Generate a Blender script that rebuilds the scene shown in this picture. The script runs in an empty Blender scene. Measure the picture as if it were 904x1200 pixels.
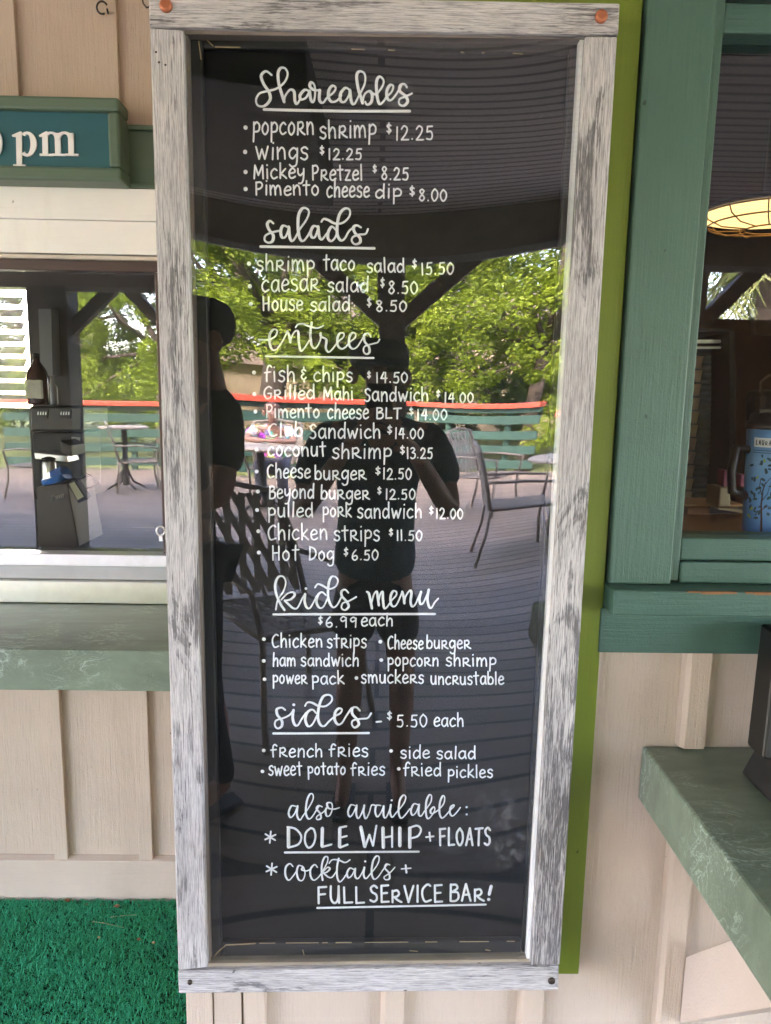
import bpy, bmesh, math, random
from math import radians, sin, cos, tan, pi, sqrt, atan2
from mathutils import Vector, Matrix

SC = bpy.context.scene
COL = SC.collection
random.seed(7)

# ------------------------------------------------------------------ camera
PITCH, YAW, ROLL, F_PX = radians(9.181), radians(.907), radians(.977), 867.0
CAM = Vector((0, -1.1, 1.5))
_f = Vector((sin(YAW) * cos(PITCH), cos(YAW) * cos(PITCH), -sin(PITCH)))
_r0 = Vector((cos(YAW), -sin(YAW), 0)); _u0 = _r0.cross(_f)
_r = _r0 * cos(ROLL) + _u0 * sin(ROLL); _u = _u0 * cos(ROLL) - _r0 * sin(ROLL)
cd = bpy.data.cameras.new('camera'); co = bpy.data.objects.new('camera', cd); COL.objects.link(co)
M = Matrix((_r, _u, -_f)).transposed().to_4x4(); M.translation = CAM
co.matrix_world = M
cd.sensor_fit = 'VERTICAL'; cd.sensor_height = 24.0; cd.sensor_width = 18.07
cd.lens = 24.0 * F_PX / 1200.0
cd.clip_start = .02; cd.clip_end = 500
SC.camera = co

# ------------------------------------------------------------------ light
SUN_EL, SUN_ROT = radians(46), radians(-28)
SKY_STRENGTH, SUN_STRENGTH, EXPOSURE = .15, 1.5, 5.75
W = bpy.data.worlds.new('World'); SC.world = W; W.use_nodes = True
nt = W.node_tree; nt.nodes.clear()
wo = nt.nodes.new('ShaderNodeOutputWorld'); bg = nt.nodes.new('ShaderNodeBackground')
sky = nt.nodes.new('ShaderNodeTexSky'); sky.sky_type = 'NISHITA'; sky.sun_disc = False
sky.sun_elevation = SUN_EL; sky.sun_rotation = SUN_ROT
sky.air_density = 1.0; sky.dust_density = 3.0; sky.ozone_density = .6
bg.inputs['Strength'].default_value = SKY_STRENGTH
nt.links.new(sky.outputs[0], bg.inputs['Color']); nt.links.new(bg.outputs[0], wo.inputs['Surface'])
sd = bpy.data.lights.new('sun', 'SUN'); sd.energy = SUN_STRENGTH; sd.angle = radians(14); sd.color = (1, .95, .86)
so = bpy.data.objects.new('sun', sd); COL.objects.link(so)
sdir = Vector((sin(SUN_ROT) * cos(SUN_EL), cos(SUN_ROT) * cos(SUN_EL), sin(SUN_EL)))   # towards the sun
so.rotation_euler = sdir.to_track_quat('Z', 'Y').to_euler(); so.location = sdir * 60
vs = SC.view_settings; vs.view_transform = 'Standard'; vs.look = 'None'; vs.gamma = 1; vs.exposure = EXPOSURE
vs.use_curve_mapping = False
vs.use_white_balance = True; vs.white_balance_temperature = 6900; vs.white_balance_tint = 27
SC.cycles.use_denoising = True
SC.cycles.max_bounces = 10; SC.cycles.transparent_max_bounces = 24; SC.cycles.diffuse_bounces = 6
SC.cycles.sample_clamp_indirect = 6

# ------------------------------------------------------------------ photograph ray helpers (pixel -> point on a known plane)
def ray(u, v):
    return _f + (u - 452) / F_PX * _r - (v - 600) / F_PX * _u
def PY(u, v, y):
    d = ray(u, v); return CAM + d * ((y - CAM.y) / d.y)
def PZ(u, v, z):
    d = ray(u, v); return CAM + d * ((z - CAM.z) / d.z)
def PX(u, v, x):
    d = ray(u, v); return CAM + d * ((x - CAM.x) / d.x)

# ------------------------------------------------------------------ object helpers
def tag(o, label=None, cat=None, group=None, kind=None):
    if label: o['label'] = label
    if cat: o['category'] = cat
    if group: o['group'] = group
    if kind: o['kind'] = kind
    return o
def thing(name, label, cat, loc=(0, 0, 0), group=None):
    o = bpy.data.objects.new(name, None); COL.objects.link(o)
    o.location = loc; o.empty_display_size = .1
    return tag(o, label, cat, group)
def wloc(o):
    v = Vector((0, 0, 0))
    while o: v = v + Vector(o.location); o = o.parent
    return v

class MB:
    """collects world-space geometry, builds ONE mesh object"""
    def __init__(s): s.v = []; s.f = []; s.sm = []
    def add(s, vs, fs, smooth=False):
        n = len(s.v); s.v += [Vector(p) for p in vs]
        for f in fs: s.f.append([n + i for i in f]); s.sm.append(smooth)
        return s
    def hexa(s, a, b):
        """a, b: four corners each (same winding)"""
        return s.add(list(a) + list(b), [(0, 1, 2, 3), (7, 6, 5, 4), (0, 4, 5, 1), (1, 5, 6, 2), (2, 6, 7, 3), (3, 7, 4, 0)])
    def box(s, x0, x1, y0, y1, z0, z1):
        return s.hexa([(x0, y0, z0), (x1, y0, z0), (x1, y0, z1), (x0, y0, z1)], [(x0, y1, z0), (x1, y1, z0), (x1, y1, z1), (x0, y1, z1)])
    def pix(s, quad, yf, yb):
        """quad: four photo pixels on plane y=yf, extruded straight back to yb"""
        a = [PY(u, v, yf) for u, v in quad]
        return s.hexa(a, [Vector((p.x, yb, p.z)) for p in a])
    def bar(s, p, q, w, d, up=(0, 0, 1)):
        p, q = Vector(p), Vector(q); t = (q - p).normalized(); up = Vector(up)
        a = t.cross(up)
        if a.length < 1e-4: a = t.cross(Vector((1, 0, 0)))
        a.normalize(); b = a.cross(t).normalized(); a = a * w / 2; b = b * d / 2
        return s.hexa([p - a - b, p + a - b, p + a + b, p - a + b], [q - a - b, q + a - b, q + a + b, q - a + b])
    def tube(s, pts, r, n=8, flat=1.0, nrm=None, cap=True, smooth=True):
        pts = [Vector(p) for p in pts]
        k = len(pts); rs = r if isinstance(r, (list, tuple)) else [r] * k
        base = len(s.v); prev = None
        for i, p in enumerate(pts):
            t = (pts[min(i + 1, k - 1)] - pts[max(i - 1, 0)])
            if t.length < 1e-9: t = Vector((0, 0, 1))
            t.normalize()
            if nrm is not None: b = Vector(nrm); a = t.cross(b)
            else:
                if prev is None: ref = Vector((0, 0, 1)) if abs(t.z) < .9 else Vector((1, 0, 0))
                else: ref = prev
                a = t.cross(ref)
                if a.length < 1e-6: a = t.cross(Vector((.3, .8, .5)))
                a.normalize(); b = a.cross(t); prev = b
            if a.length > 1e-9: a.normalize()
            for j in range(n):
                th = 2 * pi * (j + .5) / n
                s.v.append(p + a * (cos(th) * rs[i]) + b * (sin(th) * rs[i] * flat))
        for i in range(k - 1):
            for j in range(n):
                j2 = (j + 1) % n
                s.f.append([base + i * n + j, base + i * n + j2, base + (i + 1) * n + j2, base + (i + 1) * n + j]); s.sm.append(smooth)
        if cap:
            s.f.append([base + j for j in range(n)][::-1]); s.sm.append(False)
            s.f.append([base + (k - 1) * n + j for j in range(n)]); s.sm.append(False)
        return s
    def lathe(s, c, prof, n=32, smooth=True, axis='z'):
        """prof: list of (r, h) from c along axis"""
        base = len(s.v); c = Vector(c); k = len(prof)
        for r, h in prof:
            for j in range(n):
                th = 2 * pi * j / n
                if axis == 'z': s.v.append(c + Vector((r * cos(th), r * sin(th), h)))
                else: s.v.append(c + Vector((r * cos(th), h, r * sin(th))))
        for i in range(k - 1):
            for j in range(n):
                j2 = (j + 1) % n
                s.f.append([base + i * n + j, base + i * n + j2, base + (i + 1) * n + j2, base + (i + 1) * n + j]); s.sm.append(smooth)
        s.f.append([base + j for j in range(n)][::-1]); s.sm.append(False)
        s.f.append([base + (k - 1) * n + j for j in range(n)]); s.sm.append(False)
        return s
    def prism(s, poly, off):
        poly = [Vector(p) for p in poly]; off = Vector(off); n = len(poly)
        fs = [tuple(range(n)), tuple(range(2 * n - 1, n - 1, -1))]
        fs += [(i, n + i, n + (i + 1) % n, (i + 1) % n) for i in range(n)]
        return s.add(poly + [p + off for p in poly], fs)
    def ball(s, c, r, n=10, m=7):
        c = Vector(c); r = Vector(r) if hasattr(r, '__len__') else Vector((r, r, r))
        base = len(s.v)
        for i in range(1, m):
            ph = pi * i / m
            for j in range(n):
                th = 2 * pi * j / n
                s.v.append(c + Vector((r.x * sin(ph) * cos(th), r.y * sin(ph) * sin(th), r.z * cos(ph))))
        s.v.append(c + Vector((0, 0, r.z))); s.v.append(c - Vector((0, 0, r.z)))
        for i in range(m - 2):
            for j in range(n):
                j2 = (j + 1) % n
                s.f.append([base + i * n + j, base + (i + 1) * n + j, base + (i + 1) * n + j2, base + i * n + j2]); s.sm.append(True)
        t = base + (m - 1) * n
        for j in range(n):
            j2 = (j + 1) % n
            s.f.append([t, base + j, base + j2]); s.sm.append(True)
            s.f.append([t + 1, base + (m - 2) * n + j2, base + (m - 2) * n + j]); s.sm.append(True)
        return s
    def build(s, name, mat, parent=None, bevel=0, fix=True, loc=None):
        me = bpy.data.meshes.new(name)
        o = bpy.data.objects.new(name, me); COL.objects.link(o)
        if parent is not None: o.parent = parent; off = wloc(parent)
        elif loc is not None: o.location = loc; off = Vector(loc)
        else: off = Vector((0, 0, 0))
        me.from_pydata([tuple(p - off) for p in s.v], [], s.f)
        me.polygons.foreach_set('use_smooth', s.sm)
        if fix:
            bm = bmesh.new(); bm.from_mesh(me); bmesh.ops.recalc_face_normals(bm, faces=bm.faces); bm.to_mesh(me); bm.free()
        me.materials.append(mat); me.update()
        if bevel:
            b = o.modifiers.new('bevel', 'BEVEL'); b.width = bevel; b.segments = 2; b.limit_method = 'ANGLE'; b.angle_limit = radians(40)
        return o

def copy_tree(o, parent=None):
    c = o.copy(); COL.objects.link(c); c.parent = parent
    for ch in list(o.children): copy_tree(ch, c)
    return c

# ------------------------------------------------------------------ materials
def newmat(name):
    m = bpy.data.materials.new(name); m.use_nodes = True
    t = m.node_tree; b = t.nodes.get('Principled BSDF')
    return m, t, b
def N(t, kind, **kw):
    n = t.nodes.new(kind)
    for k, v in kw.items(): setattr(n, k, v)
    return n
def coords(t, scale=(1, 1, 1), rot=(0, 0, 0)):
    tc = N(t, 'ShaderNodeTexCoord'); mp = N(t, 'ShaderNodeMapping')
    mp.inputs['Scale'].default_value = scale; mp.inputs['Rotation'].default_value = rot
    t.links.new(tc.outputs['Object'], mp.inputs['Vector']); return mp.outputs[0]
def noise(t, vec, scale, detail=5, rough=.55, dist=0):
    n = N(t, 'ShaderNodeTexNoise'); n.inputs['Scale'].default_value = scale; n.inputs['Detail'].default_value = detail
    n.inputs['Roughness'].default_value = rough; n.inputs['Distortion'].default_value = dist
    t.links.new(vec, n.inputs['Vector']); return n.outputs['Fac']
def ramp(t, fac, stops, mode='LINEAR'):
    r = N(t, 'ShaderNodeValToRGB'); r.color_ramp.interpolation = mode
    e = r.color_ramp.elements
    while len(e) < len(stops): e.new(.5)
    for i, (p, c) in enumerate(stops):
        e[i].position = p; e[i].color = (*c, 1) if hasattr(c, '__len__') else (c, c, c, 1)
    t.links.new(fac, r.inputs['Fac']); return r.outputs['Color']
def mixc(t, fac, a, b, mode='MIX'):
    m = N(t, 'ShaderNodeMix', data_type='RGBA', blend_type=mode)
    for s, val in ((m.inputs['Factor'], fac), (m.inputs['A'], a), (m.inputs['B'], b)):
        pass
    ins = [i for i in m.inputs if i.enabled]
    fi = m.inputs[0]; ai = m.inputs[6]; bi = m.inputs[7]
    for s, val in ((fi, fac), (ai, a), (bi, b)):
        if isinstance(val, bpy.types.NodeSocket): t.links.new(val, s)
        elif hasattr(val, '__len__'): s.default_value = (*val, 1)
        else: s.default_value = val
    return m.outputs[2]
def bump(t, b, h, strength=.3, dist=.002):
    n = N(t, 'ShaderNodeBump'); n.inputs['Strength'].default_value = strength; n.inputs['Distance'].default_value = dist
    t.links.new(h, n.inputs['Height']); t.links.new(n.outputs[0], b.inputs['Normal'])
def math_(t, op, a, b=None):
    n = N(t, 'ShaderNodeMath', operation=op)
    for i, v in enumerate((a, b)):
        if v is None: continue
        if isinstance(v, bpy.types.NodeSocket): t.links.new(v, n.inputs[i])
        else: n.inputs[i].default_value = v
    return n.outputs[0]

def m_plain(name, c, rough=.5, var=.12, vscale=6, metal=0, spec=.5, bmp=0, bscale=80):
    m, t, b = newmat(name)
    v = coords(t); n = noise(t, v, vscale, 6, .6)
    lo = tuple(x * (1 - var) for x in c); hi = tuple(min(1, x * (1 + var)) for x in c)
    t.links.new(ramp(t, n, [(.3, lo), (.7, hi)]), b.inputs['Base Color'])
    b.inputs['Roughness'].default_value = rough; b.inputs['Metallic'].default_value = metal
    b.inputs['Specular IOR Level'].default_value = spec
    if bmp: bump(t, b, noise(t, v, bscale, 4), bmp, .003)
    return m

def m_paint(name, c, axis='z', rough=.5, grain=.5, var=.07, spec=.4, dirt=.0):
    """paint over rough sawn wood: brush streaks and grain along one axis"""
    m, t, b = newmat(name)
    sc = {'z': (1, 1, .045), 'x': (.045, 1, 1), 'y': (1, .045, 1)}[axis]
    g = noise(t, coords(t, sc), 190, 5, .65, .4)
    blot = noise(t, coords(t), 5, 5, .6)
    fine = noise(t, coords(t), 240, 3, .6)
    lo = tuple(x * (1 - var) for x in c); hi = tuple(min(1, x * (1 + var)) for x in c)
    col = ramp(t, blot, [(.3, lo), (.7, hi)])
    col = mixc(t, ramp(t, g, [(.28, .22), (.42, 0)]), col, tuple(x * .72 for x in c))
    gr = noise(t, coords(t, (1, 1, .4)), 3.2, 7, .68, .6)
    col = mixc(t, ramp(t, gr, [(.50, 0), (.78, .30)]), col, (c[0] * .60, c[1] * .56, c[2] * .50))
    sp = noise(t, coords(t, (1, 1, .55)), 75, 2, .5)
    col = mixc(t, ramp(t, sp, [(.775, 0), (.79, .75)]), col, tuple(x * .3 for x in c))
    t.links.new(col, b.inputs['Base Color'])
    b.inputs['Roughness'].default_value = rough; b.inputs['Specular IOR Level'].default_value = spec
    h = math_(t, 'ADD', math_(t, 'MULTIPLY', g, .8), math_(t, 'MULTIPLY', fine, .35))
    h = math_(t, 'ADD', h, math_(t, 'MULTIPLY', noise(t, coords(t), 38, 4, .6), .5)); bump(t, b, h, min(1, grain * 1.25), .0024)
    return m

def m_weathered(name, axis):
    """distressed white paint over dark grey boards: fine scratches along the grain and rubbed dark patches"""
    m, t, b = newmat(name)
    sp = (1, 1, .22) if axis == 'z' else (.22, 1, 1)
    st = lambda k: (1, 1, k) if axis == 'z' else (k, 1, 1)
    hair = noise(t, coords(t, st(.022)), 620, 3, .7, .3)          # continuous hairline grain
    g1 = noise(t, coords(t, st(.06)), 520, 4, .75, .5)             # short scratches
    g2 = noise(t, coords(t, st(.045)), 170, 5, .7, .8)             # broader rubbed streaks
    pat = noise(t, coords(t, st(.30)), 15, 6, .66, .9)
    pat2 = noise(t, coords(t, st(.25)), 5.5, 5, .65, .6)
    pm = ramp(t, pat, [(.49, 0), (.63, 1)])
    pm2 = ramp(t, pat2, [(.48, 0), (.62, 1)])
    pp = math_(t, 'MAXIMUM', pm, math_(t, 'MULTIPLY', pm2, .8))
    s = math_(t, 'ADD', math_(t, 'MULTIPLY', g1, .55), math_(t, 'MULTIPLY', hair, .45))
    white = ramp(t, noise(t, coords(t, sp), 22, 5), [(.3, (.46, .43, .425)), (.7, (.62, .59, .58))])
    dark = ramp(t, g2, [(.35, (.022, .022, .024)), (.65, (.11, .105, .11))])
    fine = math_(t, 'MULTIPLY', ramp(t, s, [(.44, 0), (.60, 1)]), .62)
    s2 = math_(t, 'ADD', math_(t, 'ADD', math_(t, 'MULTIPLY', s, .7), math_(t, 'MULTIPLY', g2, .35)), math_(t, 'MULTIPLY', pp, .145))
    heavy = ramp(t, s2, [(.575, 0), (.672, .86)])
    k = math_(t, 'MAXIMUM', fine, heavy)
    col = mixc(t, k, white, dark)
    knot = noise(t, coords(t, (1, 1, .6) if axis == 'z' else (.6, 1, 1)), 42, 2, .5)
    col = mixc(t, ramp(t, knot, [(.745, 0), (.775, .85)]), col, (.03, .028, .028))
    warm = noise(t, coords(t, sp), 30, 3, .5)
    col = mixc(t, ramp(t, warm, [(.66, 0), (.8, .35)]), col, (.25, .15, .09))
    t.links.new(col, b.inputs['Base Color'])
    b.inputs['Roughness'].default_value = .75; b.inputs['Specular IOR Level'].default_value = .25
    bump(t, b, math_(t, 'SUBTRACT', 1.0, s), .75, .0022)
    return m

def m_laminate(name, c, vein):
    m, t, b = newmat(name)
    v = coords(t, (1, 2.2, 1.6))
    w1 = noise(t, v, 9, 8, .62, 1.4); w2 = noise(t, v, 23, 6, .6, 2.0)
    blot = noise(t, coords(t, (.5, 2, 1)), 11, 5, .6, .5)
    col = ramp(t, blot, [(.25, tuple(x * .72 for x in c)), (.75, tuple(x * 1.3 for x in c))])
    v1 = math_(t, 'ABSOLUTE', math_(t, 'SUBTRACT', w1, .5))
    v2 = math_(t, 'ABSOLUTE', math_(t, 'SUBTRACT', w2, .5))
    k = math_(t, 'MAXIMUM', ramp(t, v1, [(0, .75), (.022, 0)]), ramp(t, v2, [(0, .5), (.016, 0)]))
    k = math_(t, 'MULTIPLY', k, ramp(t, noise(t, coords(t), 6, 3), [(.47, 0), (.62, 1)]))
    col = mixc(t, k, col, vein)
    sp = noise(t, coords(t), 420, 2)
    col = mixc(t, ramp(t, sp, [(.62, 0), (.7, .5)]), col, tuple(x * .45 for x in c))
    t.links.new(col, b.inputs['Base Color'])
    b.inputs['Roughness'].default_value = .33; b.inputs['Specular IOR Level'].default_value = .5
    bump(t, b, noise(t, coords(t), 260, 3), .08, .001)
    return m

def m_glass(name, refl=.085, tint=(.96, .97, .97), smudge=0.0):
    m = bpy.data.materials.new(name); m.use_nodes = True; t = m.node_tree; t.nodes.clear()
    out = N(t, 'ShaderNodeOutputMaterial'); tr = N(t, 'ShaderNodeBsdfTransparent'); gl = N(t, 'ShaderNodeBsdfGlossy')
    tr.inputs['Color'].default_value = (*tint, 1); gl.inputs['Color'].default_value = (1, 1, 1, 1); gl.inputs['Roughness'].default_value = 0
    lw = N(t, 'ShaderNodeLayerWeight'); lw.inputs['Blend'].default_value = .5
    p = math_(t, 'POWER', lw.outputs['Facing'], 5.0)
    fac = math_(t, 'ADD', math_(t, 'MULTIPLY', p, 1 - refl), refl)
    mx = N(t, 'ShaderNodeMixShader'); t.links.new(fac, mx.inputs[0]); t.links.new(tr.outputs[0], mx.inputs[1]); t.links.new(gl.outputs[0], mx.inputs[2])
    last = mx.outputs[0]
    if smudge:
        df = N(t, 'ShaderNodeBsdfDiffuse'); df.inputs['Color'].default_value = (.75, .78, .82, 1)
        n1 = noise(t, coords(t), 7, 3, .5); n2 = noise(t, coords(t), 55, 6, .7, .5); n3 = noise(t, coords(t), 260, 2)
        tc = N(t, 'ShaderNodeTexCoord'); k = None
        for (u_, v_, rad) in ((588, 952, .055), (640, 935, .05), (600, 1000, .05), (470, 110, .03), (530, 985, .03)):
            c_ = PY(u_, v_, .0125) - Vector((0, 0, .5))
            d_ = N(t, 'ShaderNodeVectorMath', operation='DISTANCE'); t.links.new(tc.outputs['Object'], d_.inputs[0]); d_.inputs[1].default_value = c_
            q_ = ramp(t, d_.outputs['Value'], [(0, 1), (rad, 0)])
            k = q_ if k is None else math_(t, 'MAXIMUM', k, q_)
        k = math_(t, 'MULTIPLY', k, ramp(t, n2, [(.48, 0), (.68, 1)]))
        k = math_(t, 'MAXIMUM', math_(t, 'MULTIPLY', k, smudge), math_(t, 'MULTIPLY', ramp(t, n3, [(.775, 0), (.8, 1)]), .25))
        k = math_(t, 'ADD', k, .0015)
        m2 = N(t, 'ShaderNodeMixShader'); t.links.new(k, m2.inputs[0]); t.links.new(last, m2.inputs[1]); t.links.new(df.outputs[0], m2.inputs[2])
        last = m2.outputs[0]
    t.links.new(last, out.inputs['Surface']); return m

def m_boards(name, c, length, width, gap, axis='x', var=.16, rough=.6, gapc=.15, stain=0.0, bmp=.5):
    m, t, b = newmat(name)
    rot = (0, 0, 0) if axis == 'x' else (0, 0, pi / 2)
    v = coords(t, (1, 1, 1), rot)
    br = N(t, 'ShaderNodeTexBrick'); br.offset = .37; br.offset_frequency = 2; br.squash = 1
    br.inputs['Scale'].default_value = 1; br.inputs['Brick Width'].default_value = length; br.inputs['Row Height'].default_value = width
    br.inputs['Mortar Size'].default_value = gap; br.inputs['Mortar Smooth'].default_value = .2
    br.inputs['Color1'].default_value = (*[x * (1 - var) for x in c], 1); br.inputs['Color2'].default_value = (*[x * (1 + var) for x in c], 1)
    br.inputs['Mortar'].default_value = (*[x * gapc for x in c], 1)
    t.links.new(v, br.inputs['Vector'])
    g = noise(t, coords(t, (.06, 1, 1) if axis == 'x' else (1, .06, 1)), 60, 5, .65)
    col = mixc(t, ramp(t, g, [(.3, .35), (.6, 0)]), br.outputs['Color'], tuple(x * .6 for x in c))
    if stain:
        bl = noise(t, coords(t), 1.3, 5, .6)
        col = mixc(t, ramp(t, bl, [(.45, 0), (.75, stain)]), col, tuple(x * .45 for x in c))
    t.links.new(col, b.inputs['Base Color']); b.inputs['Roughness'].default_value = rough
    h = math_(t, 'SUBTRACT', math_(t, 'MULTIPLY', g, .15), br.outputs['Fac'])
    bump(t, b, h, bmp, .004)
    return m

def m_leaf(name, c, trans=.45, var=.35):
    m = bpy.data.materials.new(name); m.use_nodes = True; t = m.node_tree; t.nodes.clear()
    out = N(t, 'ShaderNodeOutputMaterial'); pb = N(t, 'ShaderNodeBsdfPrincipled'); tl = N(t, 'ShaderNodeBsdfTranslucent')
    n = noise(t, coords(t), 1.0, 6, .75)
    col = ramp(t, n, [(.32, (c[0] * .35, c[1] * .45, c[2] * .9)), (.48, c), (.66, (min(1, c[0] * (1 + var * 1.3)), min(1, c[1] * (1 + var)), c[2] * 1.5))])
    t.links.new(col, pb.inputs['Base Color']); t.links.new(col, tl.inputs['Color'])
    pb.inputs['Roughness'].default_value = .5; pb.inputs['Specular IOR Level'].default_value = .3
    mx = N(t, 'ShaderNodeMixShader'); mx.inputs[0].default_value = trans
    t.links.new(pb.outputs[0], mx.inputs[1]); t.links.new(tl.outputs[0], mx.inputs[2]); t.links.new(mx.outputs[0], out.inputs['Surface'])
    return m
def m_emit(name, c, s):
    m, t, b = newmat(name); b.inputs['Base Color'].default_value = (*c, 1)
    b.inputs['Emission Color'].default_value = (*c, 1); b.inputs['Emission Strength'].default_value = s; return m

MT = dict(
    weath_z=m_weathered('weathered_paint_upright', 'z'), weath_x=m_weathered('weathered_paint_level', 'x'),
    chalk=m_plain('chalkboard', (.0042, .0042, .0042), .5, .25, 9, spec=.15),
    black_wood=m_paint('black_wood', (.018, .018, .018), 'x', .5, .4),
    black_wood_z=m_paint('black_wood_upright', (.018, .018, .018), 'z', .5, .4),
    raw=m_paint('bare_wood', (.42, .31, .17), 'x', .7, .5, .2),
    marker=m_plain('paint_marker', (.93, .93, .93), .55, .04, 60),
    tan=m_paint('tan_paint', (.485, .385, .305), 'z', .55, .75, .06),
    tan_x=m_paint('tan_paint_level', (.50, .405, .33), 'x', .55, .6, .06),
    teal=m_paint('teal_paint', (.057, .122, .091), 'z', .42, .55, .08),
    teal_x=m_paint('teal_paint_level', (.046, .108, .084), 'x', .42, .55, .08),
    lime=m_paint('lime_paint', (.135, .185, .015), 'z', .4, .25, .06),
    sage=m_paint('sage_paint', (.095, .15, .105), 'x', .4, .25, .05),
    signface=m_plain('sign_panel', (.012, .105, .13), .35, .08, 4),
    signwhite=m_plain('sign_letter', (.80, .80, .80), .5, .04, 20),
    white=m_paint('white_paint', (.86, .86, .85), 'x', .4, .2, .03),
    cream=m_plain('cream_trim', (.62, .56, .48), .5, .08),
    brown=m_plain('brown_metal', (.06, .03, .03), .4, .1),
    alu=m_plain('brushed_aluminium', (.80, .80, .82), .28, .05, 30, metal=.6),
    steel=m_plain('stainless_steel', (.78, .77, .74), .36, .05, 30, metal=1),
    grey_metal=m_plain('grey_metal', (.42, .43, .46), .35, .1, 8, metal=.4),
    lam=m_laminate('green_marble_laminate', (.15, .195, .145), (.42, .53, .46)),
    copper=m_plain('copper_screw', (.42, .13, .06), .4, .15, 90, metal=.3),
    dark_screw=m_plain('dark_screw', (.07, .055, .045), .4, .2, 90, metal=.8),
    glass=m_glass('board_glass', .053, (.95, .96, .96), .13),
    wglass=m_glass('window_glass', .055, (.90, .92, .92), .02),
    dark=m_plain('black_plastic', (.006, .006, .0065), .38, .2, 20),
    dark2=m_plain('black_plastic_matt', (.010, .010, .011), .6, .2, 20),
    ceil=m_boards('ceiling_boards', (.80, .73, .71), 4.0, .08, .012, 'x', .04, .6, .25),
    deck=m_boards('deck_boards', (.25, .20, .155), 3.1, .165, .014, 'x', .2, .6, .06, .35),
    post=m_plain('dark_stained_wood', (.19, .15, .135), .6, .2, 9),
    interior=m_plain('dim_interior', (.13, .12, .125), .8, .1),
    interior_grey=m_plain('grey_panel', (.30, .31, .34), .5, .06),
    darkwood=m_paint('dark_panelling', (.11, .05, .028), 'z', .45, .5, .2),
    boxwood=m_paint('orange_wood', (.36, .16, .065), 'x', .5, .3, .12),
    railg=m_paint('rail_green', (.032, .09, .068), 'x', .5, .3, .1),
    railr=m_plain('rail_red', (.55, .085, .045), .45, .08),
    chair=m_plain('bronze_strap', (.25, .22, .18), .5, .15, 12),
    tabletop=m_plain('tan_tabletop', (.40, .35, .27), .45, .08),
    bark=m_plain('bark', (.075, .058, .045), .9, .35, 5, bmp=.8, bscale=30),
    leafA=m_leaf('oak_leaf_bright', (.19, .275, .022), .5), leafB=m_leaf('oak_leaf_mid', (.135, .205, .022), .5),
    leafC=m_leaf('oak_leaf_dark', (.045, .085, .014), .3), palm=m_leaf('palm_leaf', (.17, .21, .06), .35),
    grass=m_plain('meadow', (.10, .13, .035), .9, .4, .8, bmp=.5, bscale=20),
    skin=m_plain('skin', (.36, .20, .14), .5, .08, 14), 
    turf=m_leaf('turf_fibre', (.010, .36, .165), .12, .3),
    turfbase=m_plain('turf_base', (.003, .035, .016), .9, .3, 60),
)

# ================================================================== SETTING: ground, deck, ceiling
YL = .884                                   # front of the recessed left wall's baseboard
XC = PY(219, 1180, .05).x                   # outer corner of the projecting right wall
mb = MB(); mb.add([(-200, -200, -.75), (200, -200, -.75), (200, 60, -.75), (-200, 60, -.75)], [(0, 1, 2, 3)])
tag(mb.build('ground', MT['grass']), kind='structure')
mb = MB(); mb.prism([(-14, .98, 0), (-14, -10.4, 0), (-2.2, -11.2, 0), (.5, -12.6, 0), (2.6, -11.0, 0), (14, -10.4, 0), (14, .98, 0)], (0, 0, -.25))
tag(mb.build('deck', MT['deck']), kind='structure')
mb = MB(); mb.box(-14, 14, -4.2, 1.0, 2.62, 2.72)
tag(mb.build('porch_ceiling', MT['ceil']), kind='structure')
# unseen roof over the porch, with a tall upper storey added to shade the deck
mb = MB(); mb.prism([(-14, -4.5, 2.74), (-14, 1.2, 4.6), (-14, 1.2, 13), (-14, 9, 13), (-14, 9, 2.74)], (28, 0, 0))
roof = tag(mb.build('roof', m_plain('sun_block_shingle', (.12, .11, .10), .9, .2, 3)), 'unseen dark roof above the porch with an added upper storey that blocks the sun', 'roof')

# ================================================================== RIGHT (PROJECTING) WALL
WX1, WZ0, WZ1, WXL = 1.55, 1.262, 2.04, .482   # window opening
wall = thing('wall', 'tan board and batten wall behind the menu board, standing forward of the window wall', 'wall', (0, .07, 0))
mb = MB()
mb.box(XC + .002, WXL, .07, .17, 0, 2.61); mb.box(WX1, 6, .07, .17, 0, 2.61)
mb.box(WXL, WX1, .07, .17, 0, WZ0); mb.box(WXL, WX1, .07, .17, WZ1, 2.61)
mb.box(XC + .002, XC + .10, .17, YL + .09, 0, 2.61)
mb.build('panel', MT['tan'], wall)
bx0 = PY(460, 1185, .05).x; bx1 = PY(623, 1185, .05).x; bx2 = .536
sp = (bx2 - bx0) / 2
for i, bx in enumerate([bx0 - sp, bx0, bx0 + sp, bx2, bx2 + sp, bx2 + 2 * sp, bx2 + 3 * sp, bx2 + 4 * sp, bx2 + 5 * sp, bx2 + 6 * sp]):
    if bx < XC + .1: continue
    z1 = PY(800, 765, .045).z - .0006 if bx > .4 and bx < 1.6 else 2.6
    h = .021
    m = MB()
    z0 = .921 if .459 < bx < 1.4 else .0
    m.prism([(bx - h, .0705, z0), (bx - h + .002, .056, z0), (bx - h + .008, .048, z0), (bx + h, .048, z0), (bx + h, .0705, z0)], (0, 0, z1 - z0))
    m.build('batten', MT['tan'], wall, .0015)
    if z0 > 0:
        m = MB(); m.prism([(bx - h, .0705, 0), (bx - h + .002, .056, 0), (bx - h + .008, .048, 0), (bx + h, .048, 0), (bx + h, .0705, 0)], (0, 0, .815)); m.build('batten', MT['tan'], wall, .0015)
ca, cb, cc = XC, PY(250, 1185, .05).x, PY(283, 1185, .05).x
m = MB(); m.box(ca, cb - .0008, .046, .0698, 0, 2.6); m.box(cb + .0008, cc, .05, .0698, 0, 2.6)
m.build('corner_board', MT['tan'], wall, .002)

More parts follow.
